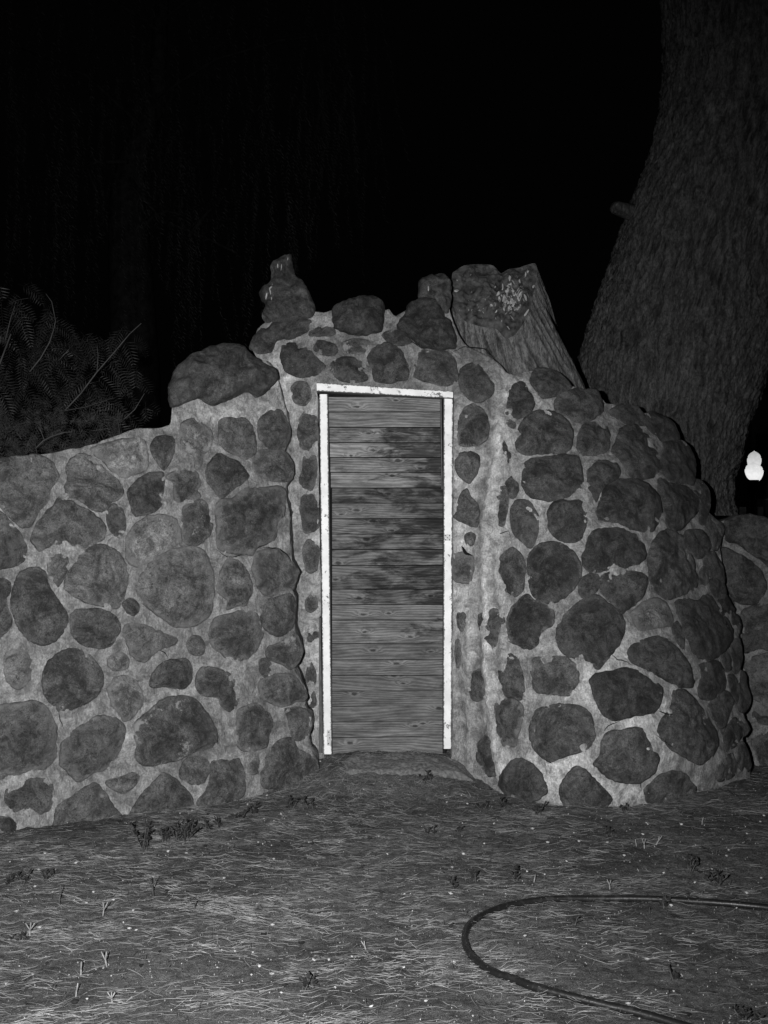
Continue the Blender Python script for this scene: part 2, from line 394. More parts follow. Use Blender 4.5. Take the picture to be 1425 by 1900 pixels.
# ------------------------------------------------------------------ stone walls
CR = dict(A=(0, 600, 2.85), B=(0, 1050, 2.375), C=(430, 440, 2.85), D=(750, 440, 2.111), E=(820, 900, 2.355), F=(360, 800, 4.75),
          G=(400, 1100, 5.0), H=(820, 640, 4.524), I=(820, 1040, 4.318), J=(1180, 700, 4.75), K=(1180, 1080, 4.75), P=(0, 0, 1.0), Q=(540, 680, 2.467))
def T(cr, s):
    ox, oy, k = CR[cr]
    return np.array([[float(a) / k for a in p.split(',')] for p in s.split()]) + (ox, oy)
def smooth_poly(P, step=3.0, n_sub=8):
    n = len(P); out = []
    for i in range(n):
        p0, p1, p2, p3 = P[i - 1], P[i], P[(i + 1) % n], P[(i + 2) % n]
        for k in range(n_sub):
            t = k / n_sub
            out.append(0.5 * ((2 * p1) + (p2 - p0) * t + (2 * p0 - 5 * p1 + 4 * p2 - p3) * t * t + (3 * p1 - p0 - 3 * p2 + p3) * t ** 3) * 0.75
                       + 0.25 * (p1 * (1 - t) + p2 * t))
    out = np.array(out); L = np.linalg.norm(np.roll(out, -1, 0) - out, axis=1); S = np.r_[0, np.cumsum(L)]
    m = max(20, int(S[-1] / step)); q = np.linspace(0, S[-1], m, endpoint=False); o2 = np.vstack([out, out[:1]])
    return np.stack([np.interp(q, S, o2[:, 0]), np.interp(q, S, o2[:, 1])], -1)
def stone(parent, Df, cr, pts, tone=1.0, H=None, smear=0.5, patch=0.0, big=False, name='stone', mat=None, sid=[0]):
    sid[0] += 1; sd = sid[0]
    B = smooth_poly(T(cr, pts)); 
    q = np.c_[B / 14.0, np.full(len(B), sd * 3.3)]; q2 = np.c_[B / 5.0, np.full(len(B), sd * 3.3)]
    c = B.mean(0); d = B - c; rad = np.linalg.norm(d, axis=1); R = rad.mean()
    d = d / (rad[:, None] + 1e-9); amp = min(1.0, R / 30)
    B = B + d * ((vnoise(q, 1, 3)[:, None] * 1.9 + vnoise(q2, 1, 4)[:, None] * 1.5) * amp * (1.1 if big else 1) + (0.8 if big else 2.6 * min(1, R / 25)))
    c = B.mean(0)
    nr = int(np.clip(R / 3.2, 5, 30)); u = np.linspace(0, 1, nr + 1)[1:] ** 0.8
    if H is None: H = float(np.clip(0.00055 * R, 0.008, 0.034))
    X = [np.array([c[0]])]; Y = [np.array([c[1]])]; Rr = [np.array([0.0])]
    for r in u:
        X.append(c[0] + (B[:, 0] - c[0]) * r); Y.append(c[1] + (B[:, 1] - c[1]) * r); Rr.append(np.full(len(B), r))
    X = np.concatenate(X); Y = np.concatenate(Y); r = np.concatenate(Rr)
    P, N = surf(Df, X, Y)
    if big: h = H * np.sqrt(np.clip(1 - r ** 2.2, 0, 1))
    else: h = (H * 0.8 + 0.002) * (1 - r ** 3.0) - 0.002
    Pn = P + sd * 7.1
    lump = fbm(Pn, 7.0, 4, 21) * (0.016 if not big else 0.034) * min(1, R / 45) + fbm(Pn, 26, 4, 22) * (0.0085 if not big else 0.013)
    if big: lump = lump - (np.abs(vnoise(Pn, 15, 33)) * .016 + np.abs(vnoise(Pn, 34, 34)) * .008 - .008)
    if big: lump = lump + (np.abs(vnoise(Pn, (5, 5, 11), 31)) - 0.4) * -0.05 * min(1, R / 60)
    h = h + lump * np.clip((1 - r) * 6, 0.12 if not big else 0.25, 1)
    V = P + N * h[:, None]
    m = len(B); fc = [(0, 1 + (i + 1) % m, 1 + i) for i in range(m)]
    fc += [(1 + k * m + i, 1 + k * m + (i + 1) % m, 1 + (k + 1) * m + (i + 1) % m, 1 + (k + 1) * m + i) for k in range(len(u) - 1) for i in range(m)]
    base = 1 + (len(u) - 1) * m; Vl = [V]; e = [r]; off = len(V)
    dep = 0.05 if not big else 0.11                                       # the buried (or rear) half
    prev = base
    Pb = P[base:]; cb = Pb.mean(0)
    for s_, t_ in (((0.92, 0.5), (0.7, 0.85), (0.35, 1.0)) if not big else ((0.95, 0.35), (0.8, 0.75), (0.5, 1.1), (0.2, 1.25))):
        ring = cb + (Pb - cb) * s_; ring = ring + np.array([0, dep * t_, 0]); Vl.append(ring); e.append(np.ones(m))
        fc += [(prev + i, prev + (i + 1) % m, off + (i + 1) % m, off + i) for i in range(m)]
        prev = off; off += m
    fc.append(tuple(prev + i for i in range(m)))
    o = mk(name, np.vstack(Vl), fc, mat or M['stone'], parent, {'edge': np.concatenate(e)})
    jit = 1 + 0.22 * math.sin(sd * 12.9898)
    o.color = (tone * jit * (1.2 if big else 1.08), smear, patch, 1)
    return o

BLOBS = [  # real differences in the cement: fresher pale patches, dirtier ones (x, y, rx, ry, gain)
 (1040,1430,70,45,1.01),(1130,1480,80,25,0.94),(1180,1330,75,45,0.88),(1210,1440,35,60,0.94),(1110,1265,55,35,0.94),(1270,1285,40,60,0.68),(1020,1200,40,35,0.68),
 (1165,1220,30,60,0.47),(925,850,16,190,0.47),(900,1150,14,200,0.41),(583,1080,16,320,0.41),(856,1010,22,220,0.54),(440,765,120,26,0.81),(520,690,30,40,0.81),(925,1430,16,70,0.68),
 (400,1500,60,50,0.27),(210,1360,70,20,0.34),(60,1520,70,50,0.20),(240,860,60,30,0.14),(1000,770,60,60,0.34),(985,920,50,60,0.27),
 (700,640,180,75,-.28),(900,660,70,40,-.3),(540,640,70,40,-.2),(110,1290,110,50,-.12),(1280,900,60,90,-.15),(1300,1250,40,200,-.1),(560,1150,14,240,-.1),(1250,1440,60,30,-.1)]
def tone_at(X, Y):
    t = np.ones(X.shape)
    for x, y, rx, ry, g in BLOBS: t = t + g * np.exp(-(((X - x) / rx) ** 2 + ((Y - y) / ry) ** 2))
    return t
RIDGES = [([(952,700),(930,760),(922,850),(905,930),(899,1000),(900,1100),(903,1200),(912,1330),(928,1450)],10,.020,.45), ([(935,700),(912,760),(905,850),(888,930),(884,1000),(886,1100),(886,1250),(890,1380)],7,-.014,-.25),
          ([(968,700),(945,780),(938,860),(922,930),(918,1000),(925,1100),(936,1200),(932,1330),(946,1450)],8,.012,.25), ([(870,1150),(868,1250),(872,1400)],7,.010,.2), ([(532,900),(545,1000),(560,1100),(572,1250),(590,1400)],7,.010,.12),
          ([(540,720),(546,780),(550,880),(548,960)],8,.012,.2)]
def ridge_at(X, Y):
    h = np.zeros(X.shape); t = np.zeros(X.shape)
    for pl, wd, a, g in RIDGES:
        yy = [p[1] for p in pl]; x0 = np.interp(Y, yy, [p[0] for p in pl]); wob = vnoise(np.stack([Y / 22, 0 * Y, 0 * Y], -1), 1, 77) * 4
        k = np.exp(-((X - x0 - wob) / wd) ** 2) * np.clip((Y - yy[0]) / 30 + .5, 0, 1) * np.clip((yy[-1] - Y) / 30 + .5, 0, 1); h += a * k; t += g * k
    return h, t
def mortar(parent, Df, outline, hole=None, step=3.6, thick=0.38, rough=1.0, gain=1.0):
    q = np.asarray(outline, float)
    # densify and roughen the outline
    dense = []
    for i in range(len(q)):
        a, b = q[i], q[(i + 1) % len(q)]; n = max(1, int(np.linalg.norm(b - a) / 8))
        for k in range(n): dense.append(a + (b - a) * k / n)
    dense = np.array(dense); z = np.c_[dense / 11, np.zeros(len(dense))]
    dense = dense + np.stack([vnoise(z, 1, 51), vnoise(z, 1, 52)], -1) * 2.2 * rough
    polys = [dense] + ([np.asarray(hole, float)] if hole is not None else [])
    x0, y0 = dense.min(0) - step; x1, y1 = dense.max(0) + step
    xs = np.arange(x0, x1, step); ys = np.arange(y0, y1, step); X, Y = np.meshgrid(xs, ys)
    ins = inside(X, Y, dense)
    if hole is not None: ins &= ~inside(X, Y, polys[1])
    cell = (ins[:-1, :-1].astype(int) + ins[1:, :-1] + ins[:-1, 1:] + ins[1:, 1:]) >= 2
    used = np.zeros(X.shape, bool)
    used[:-1, :-1] |= cell; used[1:, :-1] |= cell; used[:-1, 1:] |= cell; used[1:, 1:] |= cell
    # vertices on the border of the kept cells are snapped to the outline
    cnt = np.zeros(X.shape, int)
    cnt[:-1, :-1] += cell; cnt[1:, :-1] += cell; cnt[:-1, 1:] += cell; cnt[1:, 1:] += cell
    bord = used & (cnt < 4)
    bx, by = nearest(X[bord], Y[bord], polys); X[bord] = bx; Y[bord] = by
    idm = -np.ones(X.shape, int); idm[used] = np.arange(used.sum())
    f = np.stack([idm[:-1, :-1], idm[1:, :-1], idm[1:, 1:], idm[:-1, 1:]], -1)[cell]
    X = X[used]; Y = Y[used]; P, N = surf(Df, X, Y)
    h = 0.010 * fbm(P, 9, 3, 41) + 0.0065 * fbm(P, 30, 3, 42) + 0.002 * fbm(P, 110, 2, 43)
    bb = bord[used]; h = np.where(bb, -0.004, h - 0.006)
    rh, rt = ridge_at(X, Y) if hole is not None else (0, 0); h = h + rh
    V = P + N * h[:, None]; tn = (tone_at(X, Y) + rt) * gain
    # close it: straight back along the wall's thickness
    from collections import Counter
    ed = {}
    for a, b, c_, d in f.tolist():
        for u, v in ((a, b), (b, c_), (c_, d), (d, a)):
            if (v, u) in ed: del ed[(v, u)]
            else: ed[(u, v)] = 1
    bv = sorted({i for e_ in ed for i in e_}); mp = {v: len(V) + k for k, v in enumerate(bv)}
    backs = [V]; tn2 = [tn]; faces = f.tolist(); bvp = V[bv]; last = {v: v for v in bv}; off = len(V)
    for k, dy in enumerate((0.03, 0.12, thick)):
        nb = bvp + np.array([0, dy, 0]) + (0.008 * fbm(bvp + dy * 9, 20, 2, 44))[:, None] * np.array([1, 0, 1])
        backs.append(nb); tn2.append(tn[bv]); mp = {v: off + i for i, v in enumerate(bv)}; off += len(bv)
        faces += [[u, last[u] if False else mp[u], mp[v], v] if k == 0 else [last[u], mp[u], mp[v], last[v]] for (u, v) in ed]
        last = mp
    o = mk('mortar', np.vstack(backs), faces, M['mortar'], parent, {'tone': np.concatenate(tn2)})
    # rear face
    bm = bmesh.new(); bm.from_mesh(o.data); be = [e_ for e_ in bm.edges if e_.is_boundary]
    bmesh.ops.triangle_fill(bm, edges=be, use_beauty=True); bm.to_mesh(o.data); bm.free()
    return o

def ribbon(parent, Df, cr, pts, wpx=1.6, name='crack', mat=None, off=0.004):
    P = T(cr, pts); L = np.r_[0, np.cumsum(np.linalg.norm(np.diff(P, axis=0), axis=1))]
    q = np.linspace(0, L[-1], max(3, int(L[-1] / 3))); X = np.interp(q, L, P[:, 0]); Y = np.interp(q, L, P[:, 1])
    z = np.stack([q / 7, 0 * q, 0 * q], -1); X = X + vnoise(z, 1, 61) * 1.6; Y = Y + vnoise(z, 1, 62) * 1.6
    dx = np.gradient(X); dy = np.gradient(Y); l = np.hypot(dx, dy) + 1e-9; wd = wpx * np.sin(np.linspace(0.15, math.pi - 0.15, len(q))) * 0.5
    Xa = np.r_[X - dy / l * wd, X + dy / l * wd]; Ya = np.r_[Y + dx / l * wd, Y - dx / l * wd]
    S, N = surf(Df, Xa, Ya); n = len(q)
    h = 0.010 * fbm(S, 9, 3, 41) + 0.0065 * fbm(S, 30, 3, 42) - 0.006 + off + 0.001
    return mk(name, S + N * h[:, None], [(i, i + 1, n + i + 1, n + i) for i in range(n - 1)], mat or M['dark'], parent)

# --- left wing
D1 = TPS([(-60,850,4.93),(0,850,5.0),(0,1200,4.9),(0,1540,4.80),(160,1200,5.08),(320,790,5.45),(320,1200,5.32),(320,1495,5.2),(590,1440,5.66),(545,1000,5.72),(520,690,5.80),
          (430,650,5.72),(430,1000,5.5),(470,1460,5.42),(160,830,5.2),(160,1515,5.0)])
W1 = thing('stone_wall', 'low sloping fieldstone and cement wall left of the door, with one big dark boulder on its end', 'stone wall', (-0.9, 5.3, 0))
crack = [(512,686),(520,720),(531,760),(537,790),(537,815),(526,838),(543,859),(545,880),(539,890),(530,901),(530,926),(539,951),(538,979),(539,1012),(543,1040),(556,1061),(542,1094),(548,1111),(547,1156),
         (548,1170),(561,1204),(560,1218),(545,1239),(558,1264),(569,1292),(565,1316),(577,1330),(579.6,1350),(572,1373),(578,1392),(587,1412),(593,1440),(598,1500)]
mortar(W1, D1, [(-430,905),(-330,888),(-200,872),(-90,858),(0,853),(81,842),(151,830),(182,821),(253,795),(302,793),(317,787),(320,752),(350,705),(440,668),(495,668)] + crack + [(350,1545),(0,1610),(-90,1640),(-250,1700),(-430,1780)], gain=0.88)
LW = [
 ('A','-30,735 60,712 150,700 225,705 280,750 312,815 265,880 262,915 200,1000 165,1065 110,1075 60,1030 0,965 -30,950',.95),
 ('A','350,760 375,720 430,690 500,720 560,780 620,830 650,880 640,920 590,945 555,985 500,990 430,935 370,910 345,870 360,820',1.15),
 ('A','480,660 560,635 650,615 745,612 775,650 780,720 775,770 700,800 655,812 600,780 550,730 500,695',2.5,.8,.9),
 ('A','825,605 870,597 915,605 920,650 910,700 870,770 840,740 815,690 797,655',.8,.15),
 ('A','960,530 1010,508 1060,530 1110,560 1125,600 1110,650 1080,690 1060,760 1035,760 1025,700 985,670 960,620',1.2,.7,.8),
 ('A','1155,540 1190,505 1250,505 1300,503 1335,560 1350,620 1350,680 1300,715 1250,690 1200,670 1165,630',1.15),
 ('C','145,985 165,950 215,920 260,920 290,965 305,1010 305,1060 270,1110 220,1120 170,1090 145,1050',.95),
 ('F','540,210 620,165 700,170 790,175 830,225 870,280 878,370 850,420 790,440 700,430 610,390 540,360 520,290',1.1,.6),
 ('F','110,345 160,250 230,200 330,250 400,290 460,360 475,400 420,460 330,520 250,580 200,540 135,450',.9,.3,.2),
 ('A','680,880 730,830 790,795 860,790 870,830 860,900 850,960 800,1000 715,1015 690,960 682,920',.85,.15),
 ('A','880,815 930,780 985,760 1040,790 1060,840 1040,880 1060,910 1000,950 940,960 915,900 925,850',1.2,.8,.3),
 ('A','960,1010 985,970 1040,935 1090,950 1110,1010 1118,1080 1090,1140 1040,1172 985,1160 965,1090',1.0,.6,.6),
 ('F','190,720 200,640 250,600 350,590 440,520 530,510 640,500 740,490 800,530 800,640 790,740 730,800 720,880 700,960 560,1020 520,1080 400,1080 220,1040 210,900',1.05,.75,.15),
 ('A','570,990 600,955 640,975 660,1020 660,1090 635,1130 595,1115 572,1060',1.05),
 ('A','165,1140 205,1050 285,965 310,925 380,945 440,980 500,1010 550,1060 565,1110 520,1150 440,1180 340,1170 260,1180 215,1205 180,1170',1.0,.3),
 ('A','680,1110 740,1050 800,1020 880,1015 930,1040 950,1110 955,1150 900,1190 830,1240 740,1285 690,1270 665,1230 670,1170',2.1,.8,.2),
 ('A','-30,1000 20,1010 60,1060 110,1120 135,1180 130,1240 80,1280 20,1290 -30,1280',.9,.3),
 ('A','258,1260 300,1220 360,1215 365,1250 350,1320 310,1390 275,1340 258,1310',1.0),
 ('A','342,1400 355,1330 400,1260 470,1190 540,1172 610,1200 655,1260 675,1340 660,1420 630,1490 600,1505 480,1480 400,1450',1.1,.35),
 ('B','605,110 625,40 680,-30 760,-70 850,-85 900,-60 925,0 940,60 940,140 920,220 850,265 770,265 700,220 650,180 620,150',1.1,.6),
 ('F','205,1380 235,1250 300,1140 380,1140 450,1200 490,1290 510,1420 450,1530 380,1540 290,1560 300,1480 230,1430',1.3,.65,.1),
 ('F','520,1160 560,1070 650,1040 760,1050 820,1110 870,1170 925,1240 900,1320 860,1395 780,1400 660,1450 570,1400 540,1300 510,1230',1.1,.6,.15),
 ('G','440,130 500,60 600,40 680,20 730,60 738,150 730,260 690,350 600,385 500,370 440,300 430,210',1.1,.3),
 ('B','60,100 90,30 160,5 200,30 215,90 250,150 290,200 295,250 260,310 200,350 130,325 85,270 55,200',1.0,.3),
 ('B','-20,60 40,70 42,110 20,145 -20,150',.8),
 ('B','-20,165 20,175 45,220 45,270 20,295 -20,300',.9),
 ('B','310,235 340,195 420,190 480,205 520,240 525,290 490,345 440,362 370,345 320,300',1.0,.4),
 ('B','540,165 575,143 605,160 612,195 590,220 560,205',1.0),
 ('B','545,280 580,255 640,262 700,290 770,318 770,345 700,370 640,420 590,400 560,340',1.15,.7),
 ('B','825,345 845,310 880,312 900,345 895,385 860,395 835,375',1.0,.5),
 ('B','925,290 945,235 1000,215 1080,200 1130,210 1145,260 1155,300 1120,380 1070,410 1000,400 950,365 930,330',1.1,.6),
 ('B','25,400 60,365 110,375 135,420 130,500 80,540 35,510 20,450',1.4,.9),
 ('B','190,480 220,420 280,375 350,368 410,410 450,470 450,530 420,580 340,620 280,645 230,610 195,560',.8,.25),
 ('B','480,400 530,380 565,410 560,450 510,462 480,440',1.6,.8),
 ('B','480,540 510,490 560,490 610,520 630,590 600,650 550,680 520,640 490,600',1.6,.9),
 ('B','660,515 690,450 740,415 820,415 842,450 840,510 800,540 740,530 680,535',.85,.3),
 ('B','865,500 890,450 950,450 1010,475 1045,540 1045,600 1010,640 970,610 960,580 900,570 870,540',.95,.4),
 ('G','470,540 500,490 570,480 650,430 720,370 770,430 800,520 790,600 730,680 680,700 620,660 540,630 490,610',1.0,.6,.5),
 ('G','405,640 440,610 490,620 525,700 520,760 460,785 415,740',.9),
 ('G','400,870 440,800 540,770 640,750 720,770 790,850 845,950 830,1000 740,1010 620,1050 520,1020 430,970',1.4,.8,.2),
 ('B','-20,640 60,610 140,600 200,620 240,690 245,760 240,840 200,890 140,890 70,920 0,910 -20,900',1.1,.7),
 ('B','270,800 310,740 370,700 430,665 500,670 545,710 540,770 510,840 460,890 400,920 350,950 300,910 265,870',1.1,.6),
 ('B','590,700 660,640 720,590 800,575 860,590 900,640 940,700 960,750 930,800 860,815 800,850 720,870 640,880 600,850 600,780',.95,.4,.75),
 ('G','210,1100 280,1050 380,1030 440,1080 500,1120 520,1200 500,1300 470,1410 380,1460 260,1460 200,1400 200,1290 210,1200',1.1,.6),
 ('G','650,1080 740,1070 830,1085 880,1140 890,1220 870,1300 820,1350 750,1370 710,1330 700,1250 680,1180',1.0,.3),
 ('G','430,1640 450,1560 500,1500 540,1420 620,1365 720,1360 760,1440 830,1490 890,1470 940,1560 960,1650 970,1760 900,1850 700,1880 500,1830 430,1770',1.0,.35),
 ('B','480,945 530,935 580,912 612,930 600,960 550,1000 500,985 470,960',1.0),
 ('B','795,920 815,860 860,842 910,855 918,900 900,950 855,960 810,945',.9,.3),
 ('B','865,1045 910,990 930,930 935,870 990,850 1050,855 1075,920 1070,1010 1000,1055 920,1080',1.0,.3),
 ('G','320,1590 400,1500 410,1600 400,1660 350,1685 300,1650',1.5,.7),
 ('B','20,1020 50,970 110,950 190,940 230,960 232,1010 215,1070 160,1100 100,1100 50,1080',.95,.35),
 ('B','245,1080 300,1030 350,990 420,960 460,1000 500,1060 540,1115 500,1180 350,1200 250,1190',.95,.25),
 ('B','560,1120 610,1030 670,960 720,915 780,950 830,1000 850,1050 820,1110 650,1150 570,1150',1.05,.3),
 ('B','-20,1110 40,1110 70,1140 60,1200 -20,1210',.9),
]
def unpack(lst, parent, Df):
    for e in lst:
        cr, pts, tone = e[:3]; sm = e[3] if len(e) > 3 else 0.45; pt = e[4] if len(e) > 4 else 0.0; kw = e[5] if len(e) > 5 else {}
        stone(parent, Df, cr, pts, tone, smear=sm, patch=pt, **kw)
unpack([(e[0], e[1], e[2] * 1.25) + ((min(1.0, e[3] + .12),) if len(e) > 3 else (.55,)) + tuple(e[4:]) for e in LW], W1, D1)
for e in LW:                                                              # the wall carries on past the picture's edge
    B0 = T(e[0], e[1]); mx, my = B0.mean(0)
    if 45 < mx < 345 and B0[:, 0].min() > 0:
        k_ = (mx - 345) / 345 * .35; B0 = B0 + (-385, 28 + (my - 950) * .07)
        stone(W1, D1, 'P', ' '.join('%.1f,%.1f' % tuple(p) for p in B0), e[2] * 1.2, smear=.5)
bo = stone(W1, D1, 'A', '900,440 892,340 930,240 1000,170 1100,130 1180,108 1270,118 1330,170 1390,210 1455,245 1470,290 1440,330 1400,370 1350,392 1310,365 1250,385 1190,415 1120,435 1050,400 980,420 935,440', .72, H=0.10, smear=.3, big=True)
bo['label'] = 'large dark boulder capping the end of the wall'
ribbon(W1, D1, 'F', '180,1040 240,1070 290,1110 350,1110 460,1080 530,1050 560,1020 640,1000 700,960', 2.0)
ribbon(W1, D1, 'F', '600,1028 650,1025 740,1035 820,1090 870,1160', 2.6)
ribbon(W1, D1, 'B', '700,372 735,385 742,405', 1.8)
ribbon(W1, D1, 'B', '255,640 268,680 280,720', 1.6)

# --- doorway wall with its rounded right-hand end
D2 = TPS([(500,700,5.93),(500,1400,5.88),(590,720,5.86),(590,1400,5.83),(840,730,5.86),(840,1400,5.81),(715,600,5.91),(530,600,5.98),(530,480,6.02),(800,500,6.08),(900,700,5.88),(890,1100,5.72),
          (890,1400,5.66),(930,900,5.72),(945,1200,5.5),(950,1440,5.42),(1000,700,5.96),(1100,750,6.0),(1100,950,5.65),(1100,1200,5.4),(1100,1490,5.2),(1200,780,6.25),(1250,1000,5.9),
          (1260,1200,5.6),(1250,1460,5.36),(1230,900,6.0),(1310,1000,6.2),(1335,1200,5.85),(1350,1400,5.6),(1390,1300,6.1),(1393,1420,5.93),(1345,1000,6.42),(1290,830,6.5),(1372,1170,6.25),(1260,800,6.42)])
W2 = thing('stone_wall', 'tall fieldstone wall around the door, ragged on top and rounding off on its right', 'stone wall', (0.5, 5.8, 0))
out2 = [(505,1500),(500,1000),(498,700),(467,647),(478,608),(500,592),(560,580),(584,577),(602,579),(616,575),(640,572),(712,576),(721,572),(732,586),(742,582),(753,576),(775,562),(800,545),(832,560),
        (842,600),(860,635),(873,646),(915,664),(944,693),(957,698),(975,689),(996,686),(1015,684),(1058,715),(1077,720),(1110,726),(1124,748),(1153,752),(1198,767),(1207,765),(1241,780),(1259,815),(1273,820),
        (1287,841),(1290,887),(1304,896),(1317,922),(1316,950),(1330,966),(1340,976),(1341,999),(1337,1020),(1344,1068),(1346,1092),(1361,1130),(1375,1158),(1372,1179),(1376,1202),(1375,1240),(1382,1250),(1390,1290),
        (1388,1311),(1382,1322),(1389,1354),(1378,1368),(1393,1417),(1395,1480),(1200,1560),(950,1520),(870,1480)]
mortar(W2, D2, out2, hole=[(588,712),(842,736),(838,1412),(601,1412)], thick=0.3)
